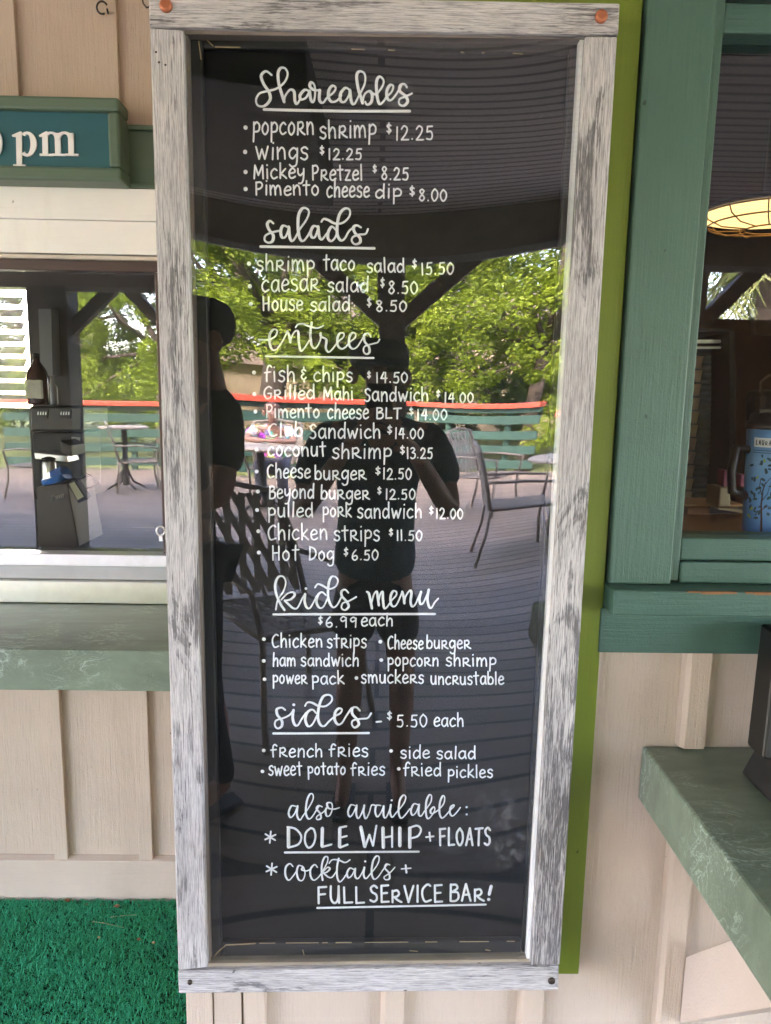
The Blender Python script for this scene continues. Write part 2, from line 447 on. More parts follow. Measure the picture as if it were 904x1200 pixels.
# ------------------------------------------------------------------ lime backing board and teal casing
m = MB(); m.box(-.23, .3695, .043, .0465, PY(665, 1138, .05).z, 2.45)
lb = m.build('backing_board', MT['lime'], bevel=.001)
tag(lb, 'lime green painted board fixed flat behind the weathered menu frame', 'board')

win = thing('window', 'teal framed kitchen window right of the menu board, with a lit lamp inside', 'window', (.9, .07, 1.25))
m = MB(); m.box(.3735, .4725, .034, .0695, 1.2065, 2.6); m.build('casing', MT['teal'], win, .003)
m = MB(); m.box(.4735, .4895, .047, .12, 1.21, 2.6); m.build('jamb', MT['teal'], win, .002)
m = MB(); m.box(.4735, 1.6, .040, .069, 2.062, 2.2); m.build('casing', MT['teal_x'], win, .003)
m = MB(); m.box(.490, 1.6, .052, .12, 2.018, 2.058); m.build('frame', MT['teal_x'], win, .003)
m = MB(); m.box(.490, 1.6, .050, .12, 1.243, 1.279); m.box(.4905, 1.6, .044, .118, 1.2068, 1.2415); m.build('frame', MT['teal_x'], win, .003)
zs = 1.2065; yfs = PZ(760, 692, zs).y
m = MB(); m.box(.3705, 1.62, yfs, .069, PY(760, 722, yfs).z, zs - .001); m.build('sill', MT['teal_x'], win, .003)
za0, za1 = PY(800, 765, .045).z, PY(760, 722, yfs).z - .001
m = MB(); m.box(.366, 1.62, .041, .0695, za0, za1); m.build('apron', MT['teal_x'], win, .002)
m = MB()
for (u0, u1, d_) in ((806, 822, .0022), (822.5, 846, .0040), (846.5, 864, .0030), (874, 884, .0026), (884.5, 912, .0042), (912.5, 930, .003), (935, 960, .003)):
    a, b = PY(u0, 693, yfs), PY(u1, 693, yfs)
    m.box(a.x, b.x, yfs - .0006, yfs + .004, zs - .0006 - d_, zs - .0006)
m.build('worn_edge', m_paint('worn_orange', (.24, .10, .035), 'x', .7, .5, .3), win)
m = MB(); m.box(.4897, 1.598, .085, .089, 1.2795, 2.0175); m.build('pane', MT['wglass'], win)

# ================================================================== LEFT (RECESSED) WALL
XR = XC + .0012
lw = thing('wall', 'tan board and batten wall around the left serving window and under its counter', 'wall', (-1.2, YL + .03, 0))
ZG0, ZG1 = PY(100, 648, .90).z, PY(100, 309, .90).z
XG = PY(186, 480, .90).x
m = MB(); yb = YL + .022
m.box(-6, XR, yb, yb + .10, 0, ZG0 - .12); m.box(-6, XR, yb, yb + .10, ZG1 + .2, 2.61)
m.box(XG, XR, yb, yb + .10, ZG0 - .12, ZG1 + .2)
m.build('panel', MT['tan'], lw)
m = MB(); zb = PY(100, 1009, YL).z
m.prism([(-6, YL, .002), (-6, YL, zb), (-6, yb - .0005, zb + .008), (-6, yb - .0005, .002)], (6 + XR, 0, 0)); m.build('baseboard', MT['tan_x'], lw, .002)
b1, b2 = PY(65, 900, YL).x, PY(166.5, 900, YL).x
dx = b2 - b1
for k in range(-6, 2):
    bx = b1 + k * dx
    m = MB(); m.box(bx - .02, bx + .02, YL + .004, yb - .0005, zb - .006, .8); m.build('batten', MT['tan'], lw, .0015)
t1, t2 = PY(18, 60, YL).x, PY(137, 60, YL).x
for k in range(-5, 2):
    bx = t2 + k * (t2 - t1)
    m = MB(); m.box(bx - .075, bx, YL + .006, yb - .0005, 2.02, 2.6); m.build('batten', MT['tan'], lw, .0015)
# sage header band behind the sign
hz0, hz1 = PY(165, 222, YL).z, PY(165, 150, YL).z
m = MB(); m.box(-6, XR, YL - .004, yb - .001, hz0 + .012, hz1 - .008)
m.box(-6, XR, YL - .012, yb - .001, hz1 - .0075, hz1 + .004); m.box(-6, XR, YL - .012, yb - .001, hz0, hz0 + .0115)
m.build('header_band', MT['sage'], lw, .002)

sw = thing('serving_window', 'left serving window with a wide white panel above and a steel sill, seen beside the menu board', 'window', (-1.4, YL, ZG0))
zp0, zp1, zp2 = PY(100, 297, YL - .01).z, PY(100, 258, YL - .01).z, hz0 - .001
m = MB(); m.box(-6, XR, YL - .010, yb, zp1 + .001, zp2); m.box(-6, XR, YL - .006, yb, zp0, zp1); m.build('top_panel', MT['white'], sw, .002)
zc = PY(100, 304, YL).z
m = MB(); m.box(-6, XR, YL - .004, yb + .02, zc, zp0 - .0035); m.build('head_trim', MT['cream'], sw, .001)
m = MB(); m.box(-6, XR, YL + .012, yb + .03, ZG1 - .018, zc - .001); m.box(XG, XR, YL + .02, yb + .03, ZG0, ZG1 - .019); m.build('frame', MT['brown'], sw, .001)
z1_, z2_, z3_, z4_ = ZG0, PY(100, 663, .89).z, PY(100, 680, .89).z, .9135
m = MB(); m.box(-6, XR, YL - .002, yb + .03, z2_, z1_); m.build('sash_rail', MT['alu'], sw, .002)
m = MB(); m.box(-6, XR, YL + .014, yb + .03, z3_, z2_ - .001); m.build('sill_track', MT['grey_metal'], sw, .002)
m = MB(); m.box(-6, XR, YL - .006, yb + .03, z4_, z3_ - .001); m.build('steel_strip', MT['steel'], sw, .0025)
m = MB(); m.box(-6, XG - .001, .925, .929, ZG0 + .0005, ZG1 - .019); m.build('pane', MT['wglass'], sw)
# small pull ring by the jamb
m = MB(); c = PY(189, 622, YL + .0)
m.tube([c + Vector((.011 * cos(a), -.004, .013 * sin(a))) for a in [i * pi / 8 for i in range(17)]], .0025, 6); m.box(c.x - .005, c.x + .005, c.y - .006, c.y + .02, c.z - .028, c.z - .012)
m.build('pull_ring', MT['alu'], sw)

ct = thing('counter', 'green marble laminate counter ledge under the left serving window', 'counter', (-1.2, .514, .8))
m = MB(); m.box(-6, XR, .514, yb - .001, .814, .912); m.build('slab', MT['lam'], ct, .004)
m = MB(); m.box(-6, XR, YL + .002, yb - .001, .775, .8135); m.build('cleat', MT['tan_x'], ct, .002)

# ------------------------------------------------------------------ right counter with its brace
rc = thing('counter', 'green marble laminate counter jutting out of the wall right of the menu board', 'counter', (.9, -.2, .8))
m = MB(); m.box(.459, 1.5, -.85, .069, .820, .917); m.build('slab', MT['lam'], rc, .005)
m = MB(); xb = .557
m.prism([(xb, .0475, .402), (xb, -.350, .8195), (xb, -.222, .8195), (xb, .0475, .533)], (.038, 0, 0)); m.build('brace', m_paint('pale_tan_paint', (.56, .465, .405), 'x', .55, .4, .04), rc, .002)

# ------------------------------------------------------------------ hours sign
YS = .805
sg = thing('sign', 'teal opening hours sign reading 0 pm in a green frame above the serving window', 'sign', (-1.0, YS, 2.1))
def sp_(u, v): return PY(u, v, YS)
sx1 = sp_(140, 150).x; sz1 = sp_(70, 112).z; sz0 = sp_(70, 211).z; fw = .040
sx0 = sx1 - 1.5
m = MB(); m.box(sx0, sx1, YS, YS + .075, sz1 - fw * .8, sz1); m.box(sx0, sx1, YS, YS + .075, sz0, sz0 + fw * .8)
m.box(sx1 - fw * .72, sx1, YS + .0003, YS + .075, sz0 + fw * .8 + .0004, sz1 - fw * .8 - .0004); m.box(sx0, sx0 + fw, YS + .0003, YS + .075, sz0 + fw * .8 + .0004, sz1 - fw * .8 - .0004)
m.build('frame', MT['sage'], sg, .007)
m = MB(); m.box(sx0 + fw, sx1 - fw * .72, YS + .016, YS + .03, sz0 + fw * .8, sz1 - fw * .8); m.build('face', MT['signface'], sg)
m = MB(); k = 0
def sq(*pts):
    global k
    a = [PY(u / 5.0, 90 + v / 5.0, YS + .012) for u, v in pts]; k += 1
    m.prism([p + Vector((0, -.00006 * k, 0)) for p in a], (0, .0045, 0))
def arc(cx, cy, rx0, ry0, rx1, ry1, a0, a1, n=14):
    """ring arc between two ellipses, degrees, y down"""
    o = [(cx + rx0 * cos(radians(a0 + (a1 - a0) * i / n)), cy + ry0 * sin(radians(a0 + (a1 - a0) * i / n))) for i in range(n + 1)]
    i_ = [(cx + rx1 * cos(radians(a0 + (a1 - a0) * i / n)), cy + ry1 * sin(radians(a0 + (a1 - a0) * i / n))) for i in range(n + 1)]
    for j in range(n): sq(o[j], o[j + 1], i_[j + 1], i_[j])
sq((94, 330), (128, 326), (128, 514), (98, 514)); sq((70, 341), (118, 320), (128, 322), (126, 346), (96, 352), (72, 350)); sq((78, 512), (150, 514), (150, 525), (78, 523))
arc(160, 394, 56, 74, 20, 58, -128, 130)
for x0 in (248, 322, 400):
    sq((x0, 330), (x0 + 33, 330), (x0 + 35, 455), (x0 + 3, 455)); sq((x0 - 14, 450), (x0 + 62, 452), (x0 + 62, 465), (x0 - 14, 463))
sq((230, 343), (272, 320), (281, 322), (280, 345), (250, 352), (232, 351))
arc(300, 372, 55, 50, 24, 38, -150, -4); arc(380, 374, 56, 52, 24, 38, -150, -4)
arc(-14, 392, 32, 74, 13, 62, -180, 180, 26)
m.build('lettering', MT['signwhite'], sg)

# ------------------------------------------------------------------ small hooks and wires
m = MB(); c = PY(122, 12, YL); m.tube([c + Vector((.013 * cos(a), -.012, .014 * sin(a))) for a in [.5 + i * .36 for i in range(14)]], .0024, 6); m.tube([c + Vector((.004, .02, -.004)), c + Vector((.012, -.012, -.003))], .0024, 6)
tag(m.build('hook', MT['dark'], loc=tuple(c)), 'small black screw hook in the tan wall high above the hours sign', 'hook')
m = MB(); c = PY(172, 2, .02)
m.tube([PY(u, v, .02) for u, v in ((176, 8), (172, 9), (168, 4), (167, -3), (170, -9), (178, -12))], .0012, 6)
tag(m.build('wire', MT['dark_screw'], loc=tuple(c)), 'thin loop of wire at the top left corner of the menu frame', 'wire')

# ================================================================== MENU BOARD
bd = thing('menu_board', 'tall framed chalkboard menu with white hand lettering behind glass', 'menu board', (0, 0, .5))
def P0(*q): return MB().pix(q, 0, .0405)
FB = .0025
P0((174, -7), (727, 3.5), (725, 41.5), (175, 31)).build('frame_rail', MT['weath_x'], bd, FB)
P0((208.5, 1138.5), (655.5, 1132), (654.5, 1161), (209.5, 1164.5)).build('frame_rail', MT['weath_x'], bd, FB)
P0((175.5, 32), (215, 35), (243, 1134), (209, 1137.5)).build('frame_stile', MT['weath_z'], bd, FB)
P0((686.5, 42), (724, 42.5), (656.5, 1131), (622, 1131.5)).build('frame_stile', MT['weath_z'], bd, FB)
# thin inner lip of each side, a little behind the face
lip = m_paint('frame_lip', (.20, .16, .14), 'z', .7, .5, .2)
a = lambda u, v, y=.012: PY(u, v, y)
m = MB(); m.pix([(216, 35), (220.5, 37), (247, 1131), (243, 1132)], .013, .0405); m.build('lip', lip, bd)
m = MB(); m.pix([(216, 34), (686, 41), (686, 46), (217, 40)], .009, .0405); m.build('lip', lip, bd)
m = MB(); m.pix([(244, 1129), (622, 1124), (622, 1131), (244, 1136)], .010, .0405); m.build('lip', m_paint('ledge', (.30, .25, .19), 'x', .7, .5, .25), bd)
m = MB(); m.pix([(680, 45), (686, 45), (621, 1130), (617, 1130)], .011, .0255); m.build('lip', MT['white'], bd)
# chalkboard and its own black moulding behind the glass
YP = .040
m = MB(); m.pix([(206, 25), (694, 30), (628, 1142), (236, 1144)], YP, YP + .0022); m.build('chalkboard', MT['chalk'], bd)
ym = .0260
m = MB(); m.pix([(218, 36), (237, 38), (260, 1128), (243, 1130)], ym, YP - .0005); m.build('moulding', MT['black_wood_z'], bd, .003)
m = MB(); m.pix([(238, 36), (668, 44), (668, 62), (238, 56)], ym + .0004, YP - .0005); m.build('moulding', MT['black_wood'], bd, .003)
m = MB(); m.pix([(260.5, 1106), (611, 1103), (611, 1131), (261, 1134)], ym + .0004, YP - .0005); m.build('moulding', MT['black_wood'], bd, .003)
m = MB(); m.pix([(668.5, 44), (690, 44), (628, 1130), (611.5, 1130)], ym, YP - .0005); m.build('moulding', MT['black_wood_z'], bd, .003)
m = MB()
rr = random.Random(3)
pts = [(246, 1127), (256, 1115), (265, 1107.5), (300, 1105.5)]
def chip(p, r): MB().tube(p, r, 6, .5, (0, 1, 0)).build('chipped_edge', MT['raw'], bd)
chip([PY(*q, ym - .0004) for q in pts], .0012)
u = 304
while u < 600:
    L = rr.uniform(6, 60); w = rr.uniform(.0003, .0011)
    chip([PY(u, 1105.3 - (u - 300) * .0075, ym - .0004), PY(min(u + L, 610), 1105.3 - (u + L - 300) * .0075, ym - .0004)], w); u += L + rr.uniform(2, 30)
for (u0, u1, vv) in ((239, 252, 41), (252, 282, 55), (412, 428, 57.5), (455, 463, 58.5), (540, 544, 61), (565, 568, 61.5), (601, 613, 62.5)):
    chip([PY(u0, vv, ym - .0004), PY(u1, vv + .6, ym - .0004)], .0009)
for (u0, v0, u1, v1) in ((236, 40, 250, 54), (233, 48, 236, 70), (355, 1113, 358, 1125), (480, 1114, 490, 1115), (569, 1113, 575, 1114)):
    chip([PY(u0, v0, ym - .0004), PY(u1, v1, ym - .0004)], .0009)

# screws
def screw(u, v, r, mat, h=.004):
    c = PY(u, v, 0); m = MB(); m.lathe((c.x, -h, c.z), [(r * .55, 0), (r * .9, .001), (r, .0025), (r, h + .002)], 20, axis='y'); m.build('screw', mat, bd)
screw(195, 7.5, .0085, MT['copper'], .006); screw(704.5, 20, .0085, MT['copper'], .006)
screw(223, 1150.5, .0042, MT['dark_screw']); screw(646.5, 1149, .0062, MT['dark_screw'])
screw(183, 61, .0016, MT['dark_screw'], .001); screw(186.5, 73, .0018, MT['dark_screw'], .001); screw(194, 76, .0016, MT['dark_screw'], .001)
# glass: a real 3 mm sheet, very slightly warped as acrylic is
def warp(x, z):
    X = (x - .0) / .30; Z = (z - 1.26) / .75
    h = -.0112 * abs(X) ** 2.2 * Z * (1 - .9 * max(0, -Z - .72) / .28 * .85)
    h += .0006 * sin(7 * x + 2.1 * z + .6) + .00022 * sin(15 * z + 9 * x)
    return h
A, B_, C_, D_ = PY(213, 33, .0125), PY(690, 38, .0125), PY(625, 1134, .0125), PY(241, 1137, .0125)
m = MB(); nx, nz = 36, 84
for layer in (0, 1):
    for j in range(nz + 1):
        for i in range(nx + 1):
            s, t_ = i / nx, j / nz
            p = (A * (1 - s) + B_ * s) * (1 - t_) + (D_ * (1 - s) + C_ * s) * t_
            m.v.append(Vector((p.x, .0125 + warp(p.x, p.z) + layer * .003, p.z)))
o0 = (nx + 1) * (nz + 1)
for j in range(nz):
    for i in range(nx):
        q = [j * (nx + 1) + i, j * (nx + 1) + i + 1, (j + 1) * (nx + 1) + i + 1, (j + 1) * (nx + 1) + i]
        m.f.append(q); m.sm.append(True); m.f.append([o0 + k_ for k_ in q[::-1]]); m.sm.append(True)
m.build('glass_pane', MT['glass'], bd)

# ------------------------------------------------------------------ hand lettering (strokes drawn with a paint marker)
G = {  # glyph: (width, strokes) ; x-height = 1
'a': (.62, '.54,.82 .34,1 .08,.72 .06,.25 .26,0 .5,.3 .56,.85|.57,.98 .55,.4 .62,0'),
'b': (.6, '.07,1.6 .06,.8 .07,.02|.07,.55 .3,.95 .56,.65 .52,.15 .27,0 .07,.2'),
'c': (.55, '.52,.84 .33,1 .08,.7 .05,.3 .24,0 .54,.16'),
'd': (.62, '.5,.78 .28,.95 .06,.6 .08,.15 .28,0 .5,.3|.57,1.6 .55,.8 .57,0'),
'e': (.56, '.08,.48 .48,.6 .5,.86 .28,1 .06,.62 .09,.15 .3,0 .56,.17'),
'f': (.5, '.52,1.32 .36,1.5 .2,1.25 .17,.6 .18,0|0,.82 .45,.9'),
'g': (.62, '.54,.82 .32,1 .07,.7 .08,.28 .28,.08 .5,.4|.57,.98 .57,0 .5,-.5 .25,-.62 .08,-.45'),
'h': (.6, '.07,1.6 .06,.8 .07,0|.07,.5 .3,.95 .5,.75 .53,0'),
'i': (.2, '.1,.98 .1,0|.1,1.38 .11,1.42'),
'j': (.2, '.1,.98 .1,-.5'),
'k': (.58, '.07,1.6 .07,0|.5,1 .09,.42|.09,.42 .3,.32 .58,0'),
'l': (.2, '.1,1.6 .1,0'),
'm': (.95, '.06,1 .08,0|.08,.55 .26,.98 .42,.75 .45,0|.45,.55 .65,.98 .83,.75 .88,0'),
'n': (.62, '.07,1 .08,0|.08,.55 .32,.98 .52,.75 .55,0'),
'o': (.58, '.3,1 .07,.68 .07,.25 .28,0 .5,.28 .5,.74 .28,1'),
'p': (.6, '.07,1.02 .08,.2 .07,-.6|.07,.75 .3,1.02 .55,.76 .48,.3 .09,.22'),
'r': (.66, '.08,1 .08,0|.08,.92 .38,1.02 .52,.75 .38,.5 .09,.45|.2,.46 .42,.2 .68,.02'),
's': (.5, '.48,.86 .3,1.02 .08,.85 .16,.58 .4,.45 .46,.18 .28,-.02 .03,.12'),
't': (.52, '.26,1.5 .25,.7 .28,0|0,1.02 .52,1.06'),
'u': (.62, '.07,1 .07,.3 .25,0 .48,.25 .54,1|.54,1 .56,0'),
'v': (.55, '.04,1 .28,0 .52,1'),
'w': (.85, '.03,1 .22,0|.22,0 .42,.8|.42,.8 .6,0|.6,0 .82,1.02'),
'y': (.58, '.06,1 .08,.5 .26,.3 .5,.6|.54,1 .5,0 .35,-.5 .1,-.55'),
'z': (.5, '.05,.97 .46,.97|.46,.97 .05,.02|.05,.02 .5,.02'),
'R': (.66, '.08,1 .08,0|.08,.92 .38,1.02 .52,.75 .38,.5 .09,.45|.2,.46 .42,.2 .68,.02'),
'B': (.62, '.08,1.4 .07,0|.08,1.36 .42,1.36 .5,1.05 .12,.75|.12,.75 .52,.72 .6,.3 .42,.02 .07,0'),
'C': (.66, '.6,1.3 .4,1.42 .1,1.05 .06,.5 .25,.02 .64,.15'),
'D': (.7, '.1,1.4 .09,0|.08,1.38 .48,1.2 .64,.75 .5,.25 .09,.01'),
'F': (.6, '.1,1.4 .09,0|.1,1.38 .58,1.42|.1,.75 .5,.8'),
'G': (.68, '.6,1.25 .38,1.42 .1,1.05 .06,.45 .28,.02 .58,.15 .6,.6|.34,.62 .62,.62'),
'H': (.68, '.08,1.4 .08,0|.56,1.36 .55,0|.08,.68 .56,.72'),
'L': (.56, '.08,1.4 .08,0|.08,.02 .56,.06'),
'M': (.9, '.08,0 .12,1.4|.12,1.4 .42,.35|.42,.35 .74,1.4|.74,1.4 .82,0'),
'P': (.6, '.08,1.4 .08,0|.08,1.34 .4,1.4 .56,1.08 .4,.72 .09,.62'),
'S': (.56, '.52,1.22 .32,1.42 .1,1.2 .18,.85 .44,.62 .48,.22 .28,0 .04,.14'),
'T': (.64, '.33,1.4 .32,0|0,1.36 .66,1.42'),
'A': (.66, '.04,0 .34,1.4|.34,1.4 .62,0|.14,.5 .55,.52'),
'E': (.56, '.08,1.4 .08,0|.08,1.38 .54,1.42|.08,.74 .46,.78|.08,.02 .56,.05'),
'I': (.2, '.1,1.4 .1,0'),
'O': (.66, '.36,1.4 .08,1.0 .08,.4 .32,0 .58,.4 .58,1.0 .34,1.4'),
'U': (.66, '.08,1.4 .08,.4 .28,0 .5,.3 .56,1.4|.56,1.4 .58,0'),
'V': (.66, '.03,1.4 .32,0|.32,0 .64,1.4'),
'N': (.66, '.08,0 .1,1.4|.1,1.4 .55,0|.55,0 .57,1.4'),
'W': (.95, '.03,1.38 .24,0|.24,0 .46,.95|.46,.95 .66,0|.66,0 .92,1.42'),
'&': (.55, '.48,.95 .28,1.08 .1,.9 .3,.62|.3,.62 .06,.4 .14,.08 .36,.08 .5,.25|.3,1.35 .3,1.12|.3,.06 .3,-.2'),
'0': (.55, '.28,1 .06,.7 .06,.28 .26,0 .48,.3 .49,.72 .26,1'),
'1': (.18, '.09,1 .09,0'), '2': (.55, '.06,.78 .24,1 .46,.82 .36,.45 .05,.02|.05,.02 .55,.03'),
'3': (.5, '.06,.9 .26,1 .44,.8 .2,.56|.2,.56 .48,.42 .44,.1 .2,0 .04,.1'),
'4': (.58, '.3,1 .06,.4|.06,.4 .55,.42|.44,.98 .42,0'),
'5': (.52, '.48,.98 .14,.96|.14,.96 .1,.56|.1,.56 .36,.6 .46,.3 .34,.02 .05,.06'),
'6': (.52, '.34,1.02 .1,.65 .06,.2 .26,0 .46,.2 .36,.46 .1,.36'),
'8': (.5, '.42,.84 .26,1 .09,.82 .26,.55 .44,.25 .26,0 .06,.22 .26,.55 .42,.84'),
'9': (.52, '.46,.85 .26,1 .07,.78 .2,.55 .44,.72|.46,.9 .45,0'),
'.': (.16, '.08,.03 .09,.06'), '$': (.6, '.5,.82 .28,.95 .1,.78 .28,.5 .5,.25 .3,.03 .06,.18|.3,1.15 .28,-.15'),
}
def smooth(pts, n=6):
    if len(pts) < 3: return pts
    P = [pts[0]] + pts + [pts[-1]]; out = []
    for i in range(1, len(P) - 2):
        p0, p1, p2, p3 = P[i - 1], P[i], P[i + 1], P[i + 2]
        for k in range(n):
            t = k / n
            out.append(tuple(.5 * (2 * p1[c] + (p2[c] - p0[c]) * t + (2 * p0[c] - 5 * p1[c] + 4 * p2[c] - p3[c]) * t * t + (3 * p1[c] - p0[c] - 3 * p2[c] + p3[c]) * t ** 3) for c in (0, 1)))
    out.append(pts[-1]); return out
YT = YP - .0006
RX = 1.16 / F_PX                                        # metres per photo pixel on the board (mid-height)
jit = random.Random(11)
def stroke(mb, pts, w, call=False, n=6):
    """pts in photo pixels; w stroke width in pixels"""
    pts = smooth(pts, n); k = len(pts); q = [PY(u, v, YT) for u, v in pts]
    rs = []
    for i in range(k):
        a_, b_ = pts[max(0, i - 1)], pts[min(k - 1, i + 1)]
        d = (b_[1] - a_[1]) / (1e-6 + math.hypot(b_[0] - a_[0], b_[1] - a_[1]))
        rs.append(w * .5 * RX * ((.78 + .42 * max(0, d)) if call else 1.0))
    # rounded ends
    d0 = (q[0] - q[1]); d1 = (q[-1] - q[-2])
    if d0.length > 0 and d1.length > 0:
        q = [q[0] + d0.normalized() * rs[0] * .8] + q + [q[-1] + d1.normalized() * rs[-1] * .8]; rs = [rs[0] * .45] + rs + [rs[-1] * .45]
    mb.tube(q, rs, 8, .45, (0, 1, 0))
def word(mb, s, x0, x1, base, xh, w=2.5, base1=None):
    adv = 0; xs = []
    for ch in s:
        xs.append(adv); adv += G[ch][0] + .17
    adv -= .17
    k = (x1 - x0) / adv
    base1 = base if base1 is None else base1
    for ch, ax in zip(s, xs):
        dy = jit.uniform(-.03, .03); ds = jit.uniform(.96, 1.05); sh = jit.uniform(-.03, .03)
        for st in G[ch][1].split('|'):
            pts = [tuple(float(c) for c in p.split(',')) for p in st.split()]
            out = []
            for (x, y) in pts:
                u = x0 + (ax + x + sh * y) * k
                out.append((u, base + (base1 - base) * (u - x0) / max(1, x1 - x0) - (y * ds + dy) * xh))
            stroke(mb, out, w)
def dot(mb, u, v, r=2.3):
    c = PY(u, v, YT); mb.ball((c.x, YT, c.z), (r * RX, .0006, r * RX), 14, 7)

LINES = [  # words: (text, x0, x1, baseline, height) ; '*' bullet positions first
 ('popcorn shrimp $12.25', [(288, 149.5)], [('popcorn', 296.5, 368, 157.5, 14), ('shrimp', 375, 441, 162, 13.5, 160.5), ('$', 453, 459.5, 155.5, 10), ('12.25', 464, 508, 164, 16)]),
 ('wings $12.25', [(287.5, 178)], [('wings', 300, 361, 186.5, 14), ('$', 375, 380.5, 180, 8), ('12.25', 385, 424, 187, 13)]),
 ('Mickey Pretzel $8.25', [(288, 201.5)], [('Mickey', 297, 357, 209, 11.3), ('Pretzel', 366, 425, 211, 11.5), ('$', 437, 442, 201.5, 7.5), ('8.25', 447, 479, 210.5, 14.5)]),
 ('Pimento cheese dip $8.00', [(288, 221.5)], [('Pimento', 299.5, 374, 228.5, 11), ('cheese', 383, 433, 231, 12), ('dip', 440, 471, 232, 10.5), ('$', 480, 487, 228.5, 9), ('8.00', 491, 524, 235.5, 14)]),
 ('shrimp taco salad $15.50', [(292, 309)], [('shrimp', 301, 369, 317.5, 12), ('taco', 379, 416, 316.5, 11.5), ('salad', 430, 474, 319, 10.5), ('$', 483, 489, 313.5, 9), ('15.50', 494, 532, 322, 14, 321)]),
 ('caesar salad $8.50', [(293, 335.5)], [('caesar', 307, 374, 342, 13.5, 340.5), ('salad', 384, 431.5, 342, 11), ('$', 446, 451, 336, 9), ('8.50', 455, 490, 344, 14)]),
 ('House salad $8.50', [(294, 356.3)], [('House', 308, 355, 364, 12), ('salad', 364, 410, 364.5, 10.8), ('$', 430, 436, 358.5, 9), ('8.50', 441, 477, 365, 12.5)]),
 ('fish & chips $14.50', [(298, 436.6)], [('fish', 310, 346, 447, 12), ('&', 353, 359.5, 445, 10.5), ('chips', 368, 413, 447, 11), ('$', 430.5, 435, 442.5, 6.5), ('14.50', 441, 478, 448.5, 12)]),
 ('Grilled Mahi Sandwich $14.00', [(298.3, 462)], [('Grilled', 309, 369, 467.5, 10.2), ('Mahi', 379, 414, 468.5, 10.2), ('Sandwich', 427, 502, 470, 10.5), ('$', 511.5, 516, 464.5, 6.5), ('14.00', 521, 555, 472, 11.5)]),
 ('Pimento cheese BLT $14.00', [(299.5, 482.3)], [('Pimento', 312, 374.5, 489.5, 10.3), ('cheese', 384, 432, 490.5, 11), ('BLT', 441, 470, 490.5, 8.6), ('$', 480, 484.8, 485.5, 7), ('14.00', 489, 524, 492, 12.5)]),
 ('Club Sandwich $14.00', [(300, 504.5)], [('Club', 315, 354.5, 511, 10.5), ('Sandwich', 363, 446, 513.5, 11), ('$', 454, 460, 507.5, 8), ('14.00', 463, 496.5, 514, 12)]),
 ('coconut shrimp $13.25', [(300.7, 527)], [('coconut', 314, 382, 534.5, 11), ('shrimp', 389.5, 459, 537, 11.5), ('$', 469, 475, 531.5, 8), ('13.25', 477, 507, 537, 12.5)]),
 ('Cheeseburger $12.50', [(301, 552.5)], [('Cheese', 313.5, 363.5, 560, 10.8), ('burger', 369, 429, 562, 10.5), ('$', 440, 446.5, 555.5, 7.5), ('12.50', 449, 482.5, 561.5, 12.5)]),
 ('Beyond burger $12.50', [(302.5, 576)], [('Beyond', 315.5, 368, 584, 10.5), ('burger', 376, 433, 585, 10), ('$', 442.5, 447.5, 578.5, 7), ('12.50', 452, 487, 585, 12)]),
 ('pulled pork sandwich $12.00', [(301.5, 597.7)], [('pulled', 314.5, 367, 605.5, 10.5), ('pork', 378.5, 412, 605.5, 10.5), ('sandwich', 419, 494.5, 607, 11), ('$', 503, 508.5, 602, 7), ('12.00', 511, 543, 608, 12)]),
 ('Chicken strips $11.50', [(303, 622.5)], [('Chicken', 314, 384, 632.5, 11.8), ('strips', 391.5, 445, 633.5, 11.5), ('$', 456, 461, 627, 7), ('11.50', 465, 495, 633.5, 12)]),
 ('Hot Dog $6.50', [(303.5, 647.5)], [('Hot', 319, 350, 656.5, 11.5), ('Dog', 362, 391.5, 656.5, 11), ('$', 403, 408.5, 650.5, 7.5), ('6.50', 412.5, 443.5, 656.5, 12)]),
 ('$6.99 each', [], [('$', 373, 378.5, 731, 8), ('6.99', 382, 418, 735, 12), ('each', 423.5, 460.5, 733.5, 9.5)]),
 ('Chicken strips', [(309.5, 749)], [('Chicken', 319, 378, 758.5, 10.2), ('strips', 383.5, 429.5, 759, 10.5)]),
 ('Cheeseburger', [(446, 752)], [('Cheese', 454.5, 496, 760.5, 10), ('burger', 500, 551.5, 760, 9.5)]),
 ('ham sandwich', [(309.3, 774.5)], [('ham', 320, 346.5, 780.5, 9.5), ('sandwich', 353, 420.5, 780.5, 9.5)]),
 ('popcorn shrimp', [(447, 773.5)], [('popcorn', 454.5, 514, 780.5, 9.5), ('shrimp', 523, 581.5, 780.5, 9.5)]),
 ('power pack', [(310.3, 796)], [('power', 320, 360, 801, 9.5), ('pack', 366, 403.5, 801.5, 9.2)]),
 ('smuckers uncrustable', [(418, 794.5)], [('smuckers', 423.5, 496.5, 800.5, 9.5), ('uncrustable', 505, 590.5, 802, 9.5)]),
 ('- $5.50 each', [], [('$', 453.5, 460, 842.5, 8), ('5.50', 465, 501, 851.5, 14), ('each', 508.5, 543.5, 851, 10)]),
 ('french fries', [(309.3, 879.5)], [('french', 318, 378, 887, 10), ('fries', 386, 431.5, 886.5, 10)]),
 ('side salad', [(458.5, 880)], [('side', 469.5, 503.5, 888.5, 9.3), ('salad', 512, 557.5, 889, 9)]),
 ('sweet potato fries', [(307.8, 904)], [('sweet', 315, 354, 908.5, 10.5), ('potato', 361, 405, 907.5, 9), ('fries', 411.5, 451, 908.5, 10)]),
 ('fried pickles', [(467.5, 901)], [('fried', 473, 517, 909, 10), ('pickles', 525, 577.5, 911, 9.2)]),
]
